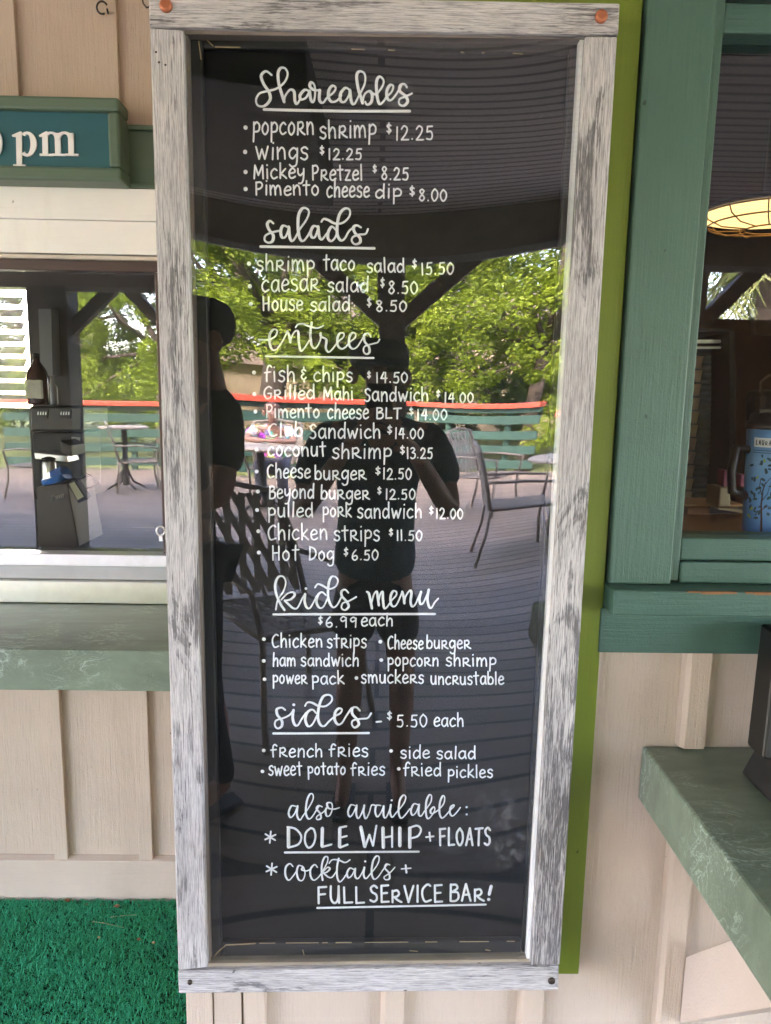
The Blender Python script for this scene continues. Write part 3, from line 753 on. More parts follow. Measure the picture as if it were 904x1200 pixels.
for title, dots, words in LINES:
    m = MB()
    for d in dots: dot(m, *d)
    for wd in words:
        s, x0, x1, b0, h = wd[:5]; b1_ = wd[5] if len(wd) > 5 else None
        wpx = 1.6 if s == '$' else (1.85 if s[0].isdigit() else 2.0)
        word(m, s, x0, x1, b0, h, wpx, b1_)
    if title.startswith('-'): stroke(m, [(441.3, 846), (447, 845.5)], 2.4)
    tag(m.build('menu_line', MT['marker'], bd), 'white hand lettered line reading ' + title)

def Z(ox, oy, s): return [[tuple(float(c) for c in p.split(',')) for p in st.split()] for st in s.split('|')], ox, oy
def script(title, ox, oy, s, w, under=None, dots=(), sc=5.318, uw=3.0):
    m = MB(); w *= .74
    for st in s.split('|'):
        pts = [tuple(float(c) for c in p.split(',')) for p in st.split()]
        stroke(m, [(ox + x / sc, oy + y / sc) for x, y in pts], w, True, 7)
    for x, y in dots: dot(m, ox + x / sc, oy + y / sc, w * .62)
    if under: stroke(m, under, uw)
    tag(m.build('heading', MT['marker'], bd), 'white brush script heading reading ' + title)
script('Shareables', 280, 70,
 '205,95 170,72 140,100 155,150 190,205 195,250 160,288 120,285 108,250 130,210 180,195 235,180 285,140 305,90 290,55 262,52 245,85 250,150 270,220 283,262|283,260 290,225 320,187 345,200 350,255 364,275 385,240'
 '|440,197 412,188 382,222 390,248 420,235 442,195|442,195 450,250 466,262 476,215 472,160 452,140 443,165 468,188 505,190|505,190 503,250 525,268 552,235 590,205 604,176 585,162 562,190 560,235 580,262 612,255 640,222'
 '|692,190 665,175 635,210 635,255 660,262 685,225 693,190|693,190 702,260 720,276 745,232 785,150 785,90 755,72 735,100 745,180 765,245 772,270|772,262 785,215 815,195 832,222 825,265 800,280 788,262'
 '|815,196 853,215 893,170 903,130 878,105 858,140 863,230 878,275 900,262 923,230 953,200 963,165 943,158 923,195 926,240 948,252 978,220 1012,165'
 '|1048,172 1033,152 1008,160 1003,195 1038,225 1053,260 1028,287 1000,275 1003,245 1038,230 1080,210', 3.9, [(309.5, 128.3), (400, 130.2), (480.5, 130.3)])
script('salads', 280, 70,
 '216,1020 195,1005 178,1025 190,1060 215,1095 210,1130 185,1140 162,1125 168,1095 210,1075 258,1065|300,1040 275,1035 262,1065 268,1105 290,1105 308,1065 312,1042|312,1042 318,1105 332,1130 352,1110 378,1060 420,1000 438,950 420,925 392,930 372,975 370,1050 380,1110 400,1130 425,1105 450,1062'
 '|490,1040 465,1038 448,1075 455,1105 475,1105 492,1060 495,1040|495,1040 502,1100 518,1120 540,1095 556,1075|605,1060 580,1040 558,1075 558,1115 580,1130 605,1100 614,1060'
 '|515,1010 530,992 560,1000 600,1020 650,1015 690,975 690,935 660,928 630,960 615,1020 615,1090 635,1125 660,1115 690,1065 722,1045|762,1045 735,1032 715,1045 725,1080 755,1110 755,1140 725,1150 705,1130 712,1105 750,1090 790,1085 805,1055', 4.0, [(305.5, 289), (439, 291)])
script('entrees', 280, 280,
 '122,627 180,628 225,610 240,575 220,563 195,590 192,640 205,685 228,692 255,665 285,615 303,575|303,575 314,600 322,645|322,645 332,605 355,573 371,582 374,640 386,697 408,682 440,632|353,552 370,532 400,530 440,545 490,555 530,540|455,522 447,580 452,650 470,682 490,668 510,625 508,592'
 '|510,588 515,610 545,628 543,680 560,705 585,685 620,640 650,615 655,590 630,588 615,620 618,665 640,685 665,675 692,643 725,615 727,590 705,587 688,620 690,665 712,685 740,670 775,615 795,588|824,610 805,588 782,600 785,640 810,670 815,705 795,718 778,700 785,670 830,655 865,645 878,625', 3.3, [(311.5, 417.5), (438, 419.5)], uw=2.6)
script('kids', 290, 660,
 '178,290 190,230 225,175 240,120 225,85 195,85 175,130 180,190 205,250 232,292|212,228 250,190 285,180 295,200 270,225 233,232|233,232 262,260 290,282 315,275 345,215 360,192|360,192 358,240 370,275 390,280 415,240 432,205'
 '|490,200 465,180 440,200 432,245 450,278 475,270 502,215|422,152 440,130 470,140 510,160 550,145 565,110 550,85 525,85 508,125 503,200 515,250 535,275 560,260 592,200|630,185 610,165 588,175 590,205 620,240 632,270 610,292 588,280 595,250 635,235 680,210', 3.6, [(320.5, 720), (510, 719.5)], [(366, 158)])
script('menu', 290, 660,
 '745,178 758,190 770,245 777,282|774,250 788,198 806,176 813,215 820,262|818,240 828,195 843,178 846,230 854,280 872,272 900,232 928,200 928,178 908,175 893,210 896,255 916,270 938,245 966,178|966,178 976,215 979,250|979,245 988,205 1013,170 1023,185 1018,240 1028,270 1048,255 1070,205 1083,178|1083,178 1073,220 1080,255 1098,245 1123,190 1131,165|1131,165 1123,220 1133,270 1148,278 1168,245 1190,220', 3.6)
script('sides', 290, 660,
 '237,915 215,900 185,910 188,945 215,980 215,1015 190,1030 172,1010 180,980 225,965 265,945 288,915|288,915 283,965 295,1005 315,1010 340,970 367,932|430,935 405,912 375,930 362,975 378,1015 405,1005 437,945|360,890 375,868 405,870 445,890 490,890 525,860 525,830 500,820 470,835 448,890 440,960 455,1005 480,1015 510,985 545,955 580,935 590,912 570,905 548,930 545,975 565,1005 590,995 615,955 650,902|702,920 680,898 655,905 655,940 685,975 695,1005 670,1025 652,1005 660,980 710,970 750,965 772,935', 4.0, [(320.5, 859.5), (432.5, 859)], [(290, 882)])
script('also available', 290, 850,
 '302,505 275,503 258,545 270,575 295,550 313,503|313,503 310,560 328,590 350,560 385,510 410,460 408,430 390,430 372,470 365,540 378,580 400,575 440,515 450,502|467,508 445,500 432,520 455,550 458,580 435,587 435,567 475,540 502,505|502,505 488,530 495,565 515,560 530,520 525,485 498,485 505,515 540,522 575,513'
 '|672,500 645,497 628,540 640,570 662,545 682,498|682,498 680,555 692,580 712,550 730,498|730,498 725,540 738,582 760,545 775,498 800,500|832,500 805,500 798,540 812,570 835,540 850,503|850,503 850,560 862,577 880,545 895,495|895,495 890,540 903,572 928,545 973,490 988,450 973,435 950,470 943,540 958,578 983,560 1013,520'
 '|1065,495 1038,490 1020,530 1030,560 1053,540 1071,493|1071,493 1068,550 1083,565 1108,530 1143,480 1148,440 1133,435 1116,475 1113,540 1123,580 1143,570 1168,530 1163,508 1142,530 1150,550 1185,532 1223,490 1230,450 1218,440 1201,480 1198,545 1213,578 1238,560 1263,530 1288,505 1286,496 1268,510 1263,545 1278,565 1303,545 1328,512', 3.0, None, [(900, 467), (1367, 510), (1367, 555)])
script('cocktails +', 290, 850,
 '285,880 265,862 240,885 238,935 258,965 285,940 312,900|347,880 320,875 308,915 320,960 345,965 360,925 350,885 340,900 370,907 398,895|437,885 420,868 395,895 395,940 415,965 445,945 475,900 500,850 500,820 480,825 465,870 465,930 470,965|468,918 500,885 515,895 495,915 475,920|475,920 505,945 530,945 562,900|510,860 530,838 570,840 610,855 640,838|570,830 560,880 560,940 575,975 600,955 628,910'
 '|667,900 640,890 622,920 630,950 652,935 673,893|673,893 672,940 690,955 712,925 730,885|730,885 725,930 738,955 760,935 810,870 822,825 805,815 783,850 775,920 790,958 815,945 850,895 872,868|888,870 868,865 858,890 883,920 886,955 863,962 853,945 888,920 920,885|960,895 1020,890|987,872 992,918', 3.0, None, [(735, 848)])
# capital lines with doubled down strokes
m = MB()
def zs_(s, w, call=False):
    for st in s.split('|'): stroke(m, [(290 + float(p.split(',')[0]) / 5.318, 850 + float(p.split(',')[1]) / 5.318) for p in st.split()], w, call, 6)
zs_('257,640 257,758|468,642 466,752|577,645 575,755|708,634 733,755|846,640 849,760|951,640 951,750|1013,640 1013,760', 4.6)
zs_('250,634 300,645 336,690 320,740 257,762|395,640 365,670 360,725 380,762 410,745 425,695 415,650 395,640|466,758 525,742|575,638 618,629|580,700 620,690|578,762 625,743|735,758 761,682|761,682 784,750|784,750 805,625|903,634 903,758|848,700 903,690|1008,640 1058,625 1083,650 1063,690 1013,705', 2.7)
stroke(m, [(334, 999), (491, 998)], 2.8)
for (x, y, r) in ((317, 981, 6.8), (318.5, 1018.5, 6.8)):
    for a in (25, 85, 148): stroke(m, [(x - r * cos(radians(a)), y + r * sin(radians(a))), (x + r * cos(radians(a)), y - r * sin(radians(a)))], 2.3)
stroke(m, [(499.5, 981), (508.5, 980)], 2.4); stroke(m, [(503.5, 975.5), (504.5, 985.5)], 2.4)
word(m, 'FLOATS', 515, 575, 990.5, 14, 2.9)
tag(m.build('heading', MT['marker'], bd), 'white capitals reading DOLE WHIP + FLOATS with the first two words underlined')
m = MB()
word(m, 'FULL', 372, 427, 1058.5, 13.6, 2.9); word(m, 'SERVICE', 433.5, 518.5, 1057, 13.6, 2.9); word(m, 'BAR', 527, 567, 1056, 13.6, 2.9)
stroke(m, [(576, 1038.5), (573.5, 1048)], 4.2); dot(m, 573, 1054, 2.2); stroke(m, [(372, 1064), (569.5, 1060)], 2.8)
tag(m.build('heading', MT['marker'], bd), 'white capitals reading FULL SERVICE BAR! with an underline')

# ================================================================== TURF
rr = random.Random(5)
m = MB(); m.add([(-2.4, -.02, .004), (XR - .001, -.02, .004), (XR - .001, YL - .001, .004), (-2.4, YL - .001, .004)], [(0, 1, 2, 3)])
TW = 27000
def fibre(x, y):
    a = rr.uniform(0, 2 * pi); L = rr.uniform(.008, .017); w = rr.uniform(.0013, .0022); h = rr.uniform(.003, .014); cv = rr.uniform(-1.2, 1.2)
    ps = []
    for k in range(4):
        t = k / 3; aa = a + cv * t
        x2 = x + cos(aa) * L * (t - .5); y2 = y + sin(aa) * L * (t - .5); z = .005 + h * (4 * t * (1 - t)) * .8 + h * .45 * t
        px_, py_ = -sin(aa) * w / 2, cos(aa) * w / 2
        ps += [(x2 - px_, y2 - py_, z), (x2 + px_, y2 + py_, z + rr.uniform(-.0006, .0006))]
    m.add(ps, [(0, 1, 3, 2), (2, 3, 5, 4), (4, 5, 7, 6)], True)
for i in range(TW):
    fibre(rr.uniform(-1.25, XR - .005), rr.uniform(.40, YL - .006))
for i in range(24000):
    fx_, fy_ = rr.uniform(-2.4, XR - .005), rr.uniform(-.02, YL - .006)
    if fx_ < -1.25 or fy_ < .40: fibre(fx_, fy_)
tb = m.build('turf', MT['turf'], fix=False); tag(tb, 'coarse green artificial turf on the floor in the recess', 'turf', kind='stuff')
tb.data.materials.append(MT['turfbase']); tb.data.polygons[0].material_index = 1
dry = m_plain('dry_leaf', (.42, .33, .16), .7, .2, 60); drb = m_plain('brown_leaf', (.22, .10, .04), .7, .2, 60)
m = MB(); m.tube([PZ(u, v, .013) for u, v in ((109, 1080), (124, 1082), (145, 1087))], .0012, 5)
tag(m.build('grass_blade', dry, loc=tuple(PZ(127, 1083, .013))), 'longest dry straw coloured blade lying on the green turf', 'blade')
m = MB(); m.tube([PZ(u, v, .013) for u, v in ((128, 1075), (145, 1073), (160, 1072))], .0010, 5)
tag(m.build('grass_blade', dry, loc=tuple(PZ(145, 1073, .013))), 'thin greenish dry blade lying nearest the baseboard on the turf', 'blade')
def leafbit(u, v, s, lab, mat):
    c = PZ(u, v, .013); m = MB(); n = 7
    top = [c + Vector((s * cos(2 * pi * i / n) * (1 if i % 2 else .6), s * .5 * sin(2 * pi * i / n), .002 + .002 * (i % 3))) for i in range(n)]
    m.prism(top, (0, 0, -.0012)); tag(m.build('dead_leaf', mat, loc=tuple(c)), lab, 'leaf')
leafbit(137, 1063, .012, 'curled brown dead leaf against the baseboard on the turf', drb)
leafbit(79, 1056, .013, 'brown dead leaf tucked under the baseboard at the back of the turf', drb)
leafbit(116, 1100, .006, 'small pale dead leaf bit on the turf, further left of two', dry)
leafbit(180, 1106, .006, 'small pale dead leaf bit on the turf close to the menu frame', dry)
leafbit(163, 1102, .007, 'small brown dead leaf on the turf between the pale bits', drb)

rc2 = random.Random(21)
for i in range(9):
    u_ = rc2.uniform(5, 200); c = PZ(u_, 1059.5 + rc2.uniform(-.5, 3), .010); m = MB(); sz = rc2.uniform(.003, .007)
    m.prism([c + Vector((sz * cos(2 * pi * q / 5), sz * .5 * sin(2 * pi * q / 5), .0015 * (q % 2))) for q in range(5)], (0, 0, -.0015))
    tag(m.build('crumb', drb, loc=tuple(c)), 'tiny brown crumb of bark lying along the foot of the baseboard', 'crumb', 'crumbs along the foot of the baseboard')
# ================================================================== ROOM BEHIND THE RIGHT WINDOW
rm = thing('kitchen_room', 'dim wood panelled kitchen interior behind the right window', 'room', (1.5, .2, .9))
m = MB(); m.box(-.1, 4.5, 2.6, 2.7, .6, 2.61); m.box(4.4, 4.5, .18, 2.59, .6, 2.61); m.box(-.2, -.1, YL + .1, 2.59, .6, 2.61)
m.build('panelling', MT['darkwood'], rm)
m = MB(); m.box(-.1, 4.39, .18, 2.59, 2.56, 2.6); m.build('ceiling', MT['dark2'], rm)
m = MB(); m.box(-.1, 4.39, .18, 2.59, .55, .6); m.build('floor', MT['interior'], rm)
m = MB(); m.box(-.1, 4.39, .1705, .42, 1.225, 1.262); m.build('inner_sill', MT['boxwood'], rm, .003)
# upright black framed unit with tan strip and grey ribbed column inside
un = thing('display_case', 'tall black framed glass case against the panelling behind the right window', 'display case', (.75, .9, 1.2))
def PQ(u0, v0, u1, v1, y, d): return MB().pix([(u0, v0), (u1, v0), (u1, v1), (u0, v1)], y, y + d)
y_ = .95
PQ(780, 385, 860, 389, y_, .3).build('frame', MT['dark'], un)
PQ(855, 389.5, 862, 612, y_, .3).build('frame', MT['dark'], un)
PQ(782, 398, 849, 402, y_ + .05, .02).build('shelf', MT['alu'], un)
PQ(782, 406, 851, 408.5, y_ + .05, .02).build('shelf', MT['alu'], un)
PQ(760, 389.5, 854, 612, y_ + .31, .02).build('back', MT['darkwood'], un)
m = MB(); a_, b_ = PY(838, 405, 1.05), PY(826, 612, 1.05)
prof = []; hh = a_.z - b_.z; n = 30
for i in range(n): prof += [(.030, hh * i / n), (.030, hh * (i + .6) / n), (.027, hh * (i + .62) / n), (.027, hh * (i + .98) / n)]
m.lathe((a_.x, 1.09, b_.z), prof, 20); m.build('lid_stack', m_plain('blue_grey_plastic', (.16, .19, .23), .4, .2, 30), un)
m = MB(); a_, b_ = PY(823, 415, 1.02), PY(812, 590, 1.02)
for i in range(11):
    z0 = b_.z + (a_.z - b_.z) * i / 11; z1 = b_.z + (a_.z - b_.z) * (i + .85) / 11
    m.lathe((a_.x - .012, 1.03, z0), [(.016, 0), (.020, z1 - z0)], 16)
m.build('cup_stack', m_plain('kraft_cups', (.48, .36, .24), .6, .1), un)
bx_ = thing('box', 'low open orange wooden box on the sill behind the right window', 'box', tuple(PY(825, 615, .42)))
PQ(806, 594, 832, 613.5, .40, .08).build('side', MT['boxwood'], bx_, .002)
PQ(802, 591, 872, 593.5, .395, .10).build('lid', m_plain('pale_wood_edge', (.5, .28, .12), .5, .1), bx_, .001)
PQ(833, 594.5, 880, 613, .46, .02).build('inside', MT['dark'], bx_)
td = thing('tape_dispenser', 'tan desk tape dispenser with pink rolls behind the blue travel mug', 'dispenser', tuple(PY(856, 598, .36)))
MB().pix([(844, 571), (856, 571), (857, 594), (842, 594)], .36, .42).build('body', m_plain('tan_plastic', (.42, .33, .19), .5, .1), td, .003)
MB().pix([(842, 594.5), (880, 600), (880, 603), (842, 597)], .355, .42).build('foot', m_plain('tan_plastic_b', (.42, .33, .19), .5, .1), td, .001)
MB().pix([(849, 551), (855, 551), (853, 570), (848, 570)], .37, .40).build('roll', m_plain('pink_tape', (.32, .06, .12), .5, .1), td, .002)
MB().pix([(869, 556), (875, 556), (873, 571), (868, 571)], .37, .40).build('roll', m_plain('pink_tape_b', (.32, .06, .12), .5, .1), td, .002)
pn = thing('notice_board', 'plain tan panel high on the dark panelling inside the right window', 'panel', tuple(PY(900, 380, 2.0)))
MB().pix([(884, 360), (935, 362), (935, 393), (884, 392)], 2.55, 2.598).build('panel', m_plain('tan_notice', (.33, .25, .19), .6, .1), pn, .01)
hb = thing('bag', 'black bag with a strap hanging on the wall behind the travel mug', 'bag', tuple(PY(900, 460, 1.2)))
MB().pix([(890, 457), (960, 455), (960, 560), (888, 560)], 1.2, 1.3).build('body', MT['dark2'], hb, .02)
m = MB(); m.tube([PY(u, v, 1.21) for u, v in ((891, 460), (892, 448), (900, 441), (912, 437))], .004, 6); m.build('strap', m_plain('brown_strap', (.2, .11, .06), .6, .1), hb)

# pendant lamp, lit
lc = PY(905, 247, 1.30)
lp = thing('pendant_lamp', 'lit wire caged pendant lamp glowing yellow inside the right window', 'lamp', (lc.x, lc.y, lc.z))
R_ = .212
m = MB(); m.lathe((lc.x, lc.y, lc.z), [(R_ * .5, -.0185), (R_ * .97, -.012), (R_ * .98, -.007)], 40); m.build('diffuser', m_emit('lamp_glow', (1.0, .72, .26), .045), lp)
m = MB(); m.lathe((lc.x, lc.y, lc.z), [(R_, -.006), (R_ * 1.02, 0), (R_ * .9, .015), (R_ * .3, .03), (.03, .04), (.03, .3)], 40)
for v_ in (): pass
sh = m.build('lamp_shade', m_plain('lamp_brown', (.02, .012, .01), .4, .1), lp)
m = MB(); m.tube([(lc.x, lc.y, lc.z + .29), (lc.x, lc.y, 2.6)], .008, 8); m.build('cord', MT['dark'], lp)
m = MB()
for k in range(12):
    a = 2 * pi * k / 12
    m.tube([(lc.x + cos(a) * r, lc.y + sin(a) * r, lc.z - d) for r, d in ((R_, .004), (R_ * .93, .03), (R_ * .72, .05), (.07, .055))], .0022, 6)
for r, d in ((R_ * .985, .010), (R_ * .86, .04), (.075, .055)):
    m.tube([(lc.x + cos(2 * pi * i / 40) * r, lc.y + sin(2 * pi * i / 40) * r, lc.z - d) for i in range(41)], .0026, 6)
m.build('wire_cage', m_plain('brass_wire', (.35, .19, .06), .4, .1, metal=.6), lp)

# travel mug
tb_, tt_ = PY(905, 622, .20), PY(905, 503, .20)
H = tt_.z - 1.2625; r0, r1 = .0365, .044
cx = PY(873, 560, .20).x + .044
mg = thing('travel_mug', 'blue travel mug printed with a leafy tree, black lid and white name label', 'mug', (cx, .20, 1.2625))
m = MB(); m.lathe((cx, .20, 1.2625), [(r0 * .9, 0), (r0, .004), (r0, .008), (r1, H)], 40)
mm, t, b = newmat('mug_blue'); sx = N(t, 'ShaderNodeSeparateXYZ'); t.links.new(coords(t), sx.inputs[0])
t.links.new(ramp(t, math_(t, 'MULTIPLY', sx.outputs['Z'], 1 / .17), [(0, (.03, .20, .52)), (.45, (.10, .34, .66)), (.75, (.22, .45, .72)), (1, (.14, .36, .66))]), b.inputs['Base Color']); b.inputs['Roughness'].default_value = .3
m.build('body', mm, mg)
m = MB(); zt = 1.2625 + H
m.lathe((cx, .20, zt + .0003), [(r1 + .002, 0), (r1 + .003, .004), (r1 + .002, .012), (r1 * .93, .014), (r1 * .9, .026), (r1 * .55, .029)], 40); m.box(cx - .034, cx + .01, .19, .21, zt + .027, zt + .034)
m.build('lid', MT['dark'], mg)
def onmug(a, z, off=0):
    r = r0 + (r1 - r0) * max(0, z - .008) / (H - .008) + off
    return Vector((cx + r * sin(a), .20 - r * cos(a), 1.2625 + z))
m = MB(); n = 14
for i in range(n + 1):
    a = -1.22 + 1.5 * i / n
    for z in (H - .030, H - .014):
        for o in (-.001, .0006): m.v.append(onmug(a, z, o))
for i in range(n):
    q = 4 * i; 
    for f in ((1, 3, 7, 5), (0, 4, 6, 2), (2, 6, 7, 3), (0, 1, 5, 4)): m.f.append([q + j for j in f]); m.sm.append(False)
m.build('name_label', m_plain('label_white', (.75, .75, .73), .5, .04), mg)
m = MB(); ax = -1.12; 
for ch in 'LAURA':
    for st in G[ch][1].split('|'):
        pts = smooth([tuple(float(c) for c in p.split(',')) for p in st.split()], 4)
        m.tube([onmug(ax + x * .115, H - .0265 + y * .0064, .0009) for x, y in pts], .00055, 5)
    ax += G[ch][0] * .115 + .05
m.build('lettering', MT['dark'], mg)
m = MB()
for zz in (H - .036, H - .040):
    m.tube([onmug(-1.25 + .1 * i, zz, .0002) for i in range(14)], .0007, 5)
m.build('print_line', m_plain('print_teal', (.02, .12, .16), .5, .1), mg)
m = MB(); m.tube([onmug(a, z, .0002) for a, z in ((-.62, .004), (-.66, .03), (-.72, .055), (-.70, .08), (-.62, .095))], [.0042, .003, .0024, .002, .0012], 7, .4)
for p in (((-.70, .045), (-.5, .052), (-.3, .053)), ((-.72, .06), (-.5, .075), (-.42, .095)), ((-.71, .07), (-.85, .085), (-.82, .1)), ((-.66, .09), (-.4, .105), (-.2, .11))):
    m.tube([onmug(a, z, .0002) for a, z in p], [.0018, .0013, .0008], 6, .4)
m.build('printed_trunk', m_plain('print_brown', (.03, .02, .02), .5, .1), mg)
rl = random.Random(4)
def printed(name, mat, n):
    m = MB()
    for i in range(n):
        a = rl.uniform(-1.3, .55); z = rl.uniform(.03, H - .045); s = rl.uniform(.0022, .0042); th = rl.uniform(0, pi)
        pts = []
        for k in range(8):
            q = 2 * pi * k / 8; x_ = s * cos(q) * 1.25; y__ = s * sin(q) * .62
            pts.append(onmug(a + (x_ * cos(th) - y__ * sin(th)) / r1, z + x_ * sin(th) + y__ * cos(th), .00045 + i * .000004))
        c_ = onmug(a, z); nv = Vector((sin(a), -cos(a), 0)) * -.0006
        m.prism(pts, nv)
    m.build(name, mat, mg)
printed('printed_leaf', m_plain('print_leaf_dark', (.01, .07, .085), .5, .1), 64)
printed('printed_leaf', m_plain('print_leaf_lime', (.28, .42, .06), .5, .1), 14)
m = MB(); hx = cx - .041
m.tube([(hx + .004, .20, 1.2625 + H * .80), (hx - .022, .20, 1.2625 + H * .82), (hx - .028, .20, 1.2625 + H * .6), (hx - .024, .20, 1.2625 + H * .40), (hx + .004, .20, 1.2625 + H * .36)], .008, 8)
m.build('handle', MT['dark'], mg)

# black card terminal on the right counter (only its back corner is in the picture)
tz = .9175
pt = thing('terminal', 'black counter terminal on a wedge base standing on the right counter', 'terminal', (.68, -.08, tz))
c0, c1 = PZ(868, 905, tz), PZ(904, 944, tz)
zt_ = PX(889, 858, c0.x + .028).z
xa, ya, yb2 = c0.x, c0.y, c1.y - .16
m = MB(); m.hexa([(xa, ya, tz), (xa + .2, ya, tz), (xa + .2, yb2, tz), (xa, yb2, tz)], [(xa + .026, ya + .006, tz + .048), (xa + .2, ya + .006, tz + .048), (xa + .2, yb2, tz + .03), (xa + .026, yb2, tz + .03)])
m.build('base', MT['dark2'], pt, .004)
xs = PY(889, 858, ya - .04).x; xtop = PY(903, 737, ya).x
m = MB(); m.hexa([(xs, ya - .01, tz + .052), (xs + .2, ya - .01, tz + .052), (xs + .2, ya - .06, tz + .052), (xs, ya - .06, tz + .052)], [(xtop, ya + .03, tz + .235), (xs + .2, ya + .03, tz + .235), (xs + .2, ya - .02, tz + .235), (xtop, ya - .02, tz + .235)])
m.build('screen', MT['dark'], pt, .004)

# ================================================================== ROOM BEHIND THE LEFT WINDOW
rm = thing('service_room', 'dim grey room behind the left serving window', 'room', (-1.5, 1.2, .9))
hx0, hx1 = PY(-90, 400, 2.9).x, PY(34, 400, 2.9).x; hz0_, hz1_ = PY(0, 478, 2.9).z, PY(0, 336, 2.9).z  # opening added in the back wall so sky light brightens the blind from behind
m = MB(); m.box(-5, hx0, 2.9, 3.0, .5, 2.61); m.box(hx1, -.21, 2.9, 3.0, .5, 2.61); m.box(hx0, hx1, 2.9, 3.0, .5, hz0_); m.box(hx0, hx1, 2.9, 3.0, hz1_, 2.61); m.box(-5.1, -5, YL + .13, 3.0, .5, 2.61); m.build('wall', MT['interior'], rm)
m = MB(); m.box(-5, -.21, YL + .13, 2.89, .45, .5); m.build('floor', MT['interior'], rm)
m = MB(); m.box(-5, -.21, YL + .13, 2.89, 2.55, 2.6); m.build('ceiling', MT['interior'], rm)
m = MB(); m.box(-5, -.26, YL + .125, 1.75, .93, .965); m.build('worktop', MT['dark2'], rm, .003)
MB().pix([(45, 362), (60, 362), (62, 440), (48, 440)], 2.8, 2.895).build('cupboard', MT['interior_grey'], rm)
bl = thing('louvre_blind', 'white slatted blind at the far left inside the serving window', 'blind', tuple(PY(5, 470, 2.2)))
a_, b_ = PY(-60, 340, 2.2), PY(31, 472, 2.2)
n = 9; slatm = m_leaf('white_slat', (.8, .8, .8), .5, .02)
for i in range(n):
    z = b_.z + (a_.z - b_.z) * i / n
    m = MB(); m.hexa([(a_.x, 2.2, z), (b_.x, 2.2, z), (b_.x, 2.203, z - .002), (a_.x, 2.203, z - .002)], [(a_.x, 2.235, z + .034), (b_.x, 2.235, z + .034), (b_.x, 2.238, z + .032), (a_.x, 2.238, z + .032)])
    m.build('slat', slatm, bl)
jb = PY(46, 474, 1.45)
jg = thing('syrup_jug', 'brown glass jug with a pale label on top of the coffee machine', 'jug', tuple(jb))
rj = (PY(58, 440, 1.45).x - PY(33, 440, 1.45).x) / 2; hj = PY(46, 414, 1.45).z - jb.z
m = MB(); m.lathe(jb, [(rj * .95, 0), (rj, .006), (rj, hj * .52), (rj * .8, hj * .68), (rj * .3, hj * .84), (rj * .28, hj * .9)], 28); m.build('body', m_plain('brown_glass', (.05, .018, .012), .2, .1), jg)
m = MB(); m.lathe(jb + Vector((0, 0, hj * .9)), [(rj * .33, 0), (rj * .33, hj * .1)], 20); m.build('cap', MT['dark'], jg)
m = MB(); m.box(jb.x - rj * .8, jb.x + rj * .75, jb.y - rj * 1.02, jb.y - rj * .6, jb.z + .02, jb.z + hj * .48); m.build('label', m_plain('jug_label', (.5, .47, .38), .4, .2, 20), jg, .003)
cm = thing('coffee_machine', 'black coffee machine with two grouped panels inside the left window', 'coffee machine', tuple(PY(65, 580, 1.4)))
MB().pix([(34, 476), (97, 476), (97, 506), (35, 506)], 1.38, 1.62).build('head', MT['dark'], cm, .008)
MB().pix([(38, 506.5), (96, 506.5), (97, 585), (40, 585)], 1.46, 1.64).build('body', MT['dark2'], cm, .006)
MB().pix([(40, 530), (78, 534), (80, 542), (41, 538)], 1.36, 1.46).build('spout', MT['steel'], cm, .003)
MB().pix([(70, 516), (84, 522), (84, 535), (72, 531)], 1.34, 1.46).build('handle', MT['dark'], cm, .004)
for u0 in (40, 67): MB().pix([(u0, 480), (u0 + 17, 480), (u0 + 16, 490), (u0 + 1, 490)], 1.3755, 1.3795).build('panel', MT['dark2'], cm, .001)
for u0 in (44, 71):
    m = MB()
    for k in range(4): m.pix([(u0 + k * 3, 483.5), (u0 + k * 3 + 1.4, 482), (u0 + k * 3 + 1.4, 486), (u0 + k * 3, 486.5)], 1.3735, 1.3752)
    m.build('markings', MT['marker'], cm)
cn = thing('canister', 'shiny steel canister standing under the coffee machine spout', 'canister', tuple(PY(59, 572, 1.30)))
c_ = PY(59, 572, 1.30); rc_ = PY(67, 572, 1.30).x - c_.x; hc_ = PY(59, 540, 1.30).z - c_.z
m = MB(); m.lathe(c_, [(rc_ * .92, 0), (rc_, .004), (rc_, hc_ * .9), (rc_ * .9, hc_ * .94), (rc_ * .9, hc_)], 24); m.build('body', MT['steel'], cn)
m = MB(); m.lathe(c_ + Vector((0, 0, hc_ + .0005)), [(rc_ * .95, 0), (rc_ * .95, .008), (rc_ * .3, .013)], 24); m.build('lid', MT['dark'], cn)
vb = thing('bottle', 'thin clear topped bottle standing behind the syrup jug', 'bottle', tuple(PY(63, 474, 1.56)))
c_ = PY(63, 474, 1.56); m = MB(); m.lathe(c_, [(.014, 0), (.016, .004), (.016, .06), (.006, .075), (.006, .10)], 16); m.build('body', MT['grey_metal'], vb)
m = MB(); m.tube([PY(u, v, 1.2) for u, v in ((96, 560), (104, 556), (113, 560), (116, 566), (108, 571), (98, 573), (95, 580))], .0028, 6)
tag(m.build('cable', MT['dark'], loc=tuple(PY(105, 565, 1.2))), 'black cable looping beside the card reader in the left window', 'cable')
nt_ = thing('notice', 'small pale paper notice taped to the coffee machine body', 'notice', tuple(PY(88, 520, 1.45)))
MB().pix([(84, 512), (94, 512.5), (94, 527), (84.5, 527)], 1.4565, 1.459).build('sheet', m_plain('paper', (.5, .49, .45), .6, .05), nt_)
ob = thing('box', 'dark brown box with small pale lettering just inside the left window', 'box', tuple(PY(68, 640, 1.12)))
MB().pix([(43, 571), (80, 566), (92, 580), (94, 640), (45, 646)], 1.10, 1.10) if False else None
MB().pix([(43, 571), (79, 566), (93, 641), (45, 646)], 1.10, 1.30).build('body', m_plain('brown_box', (.045, .03, .027), .5, .15), ob, .003)
m = MB()
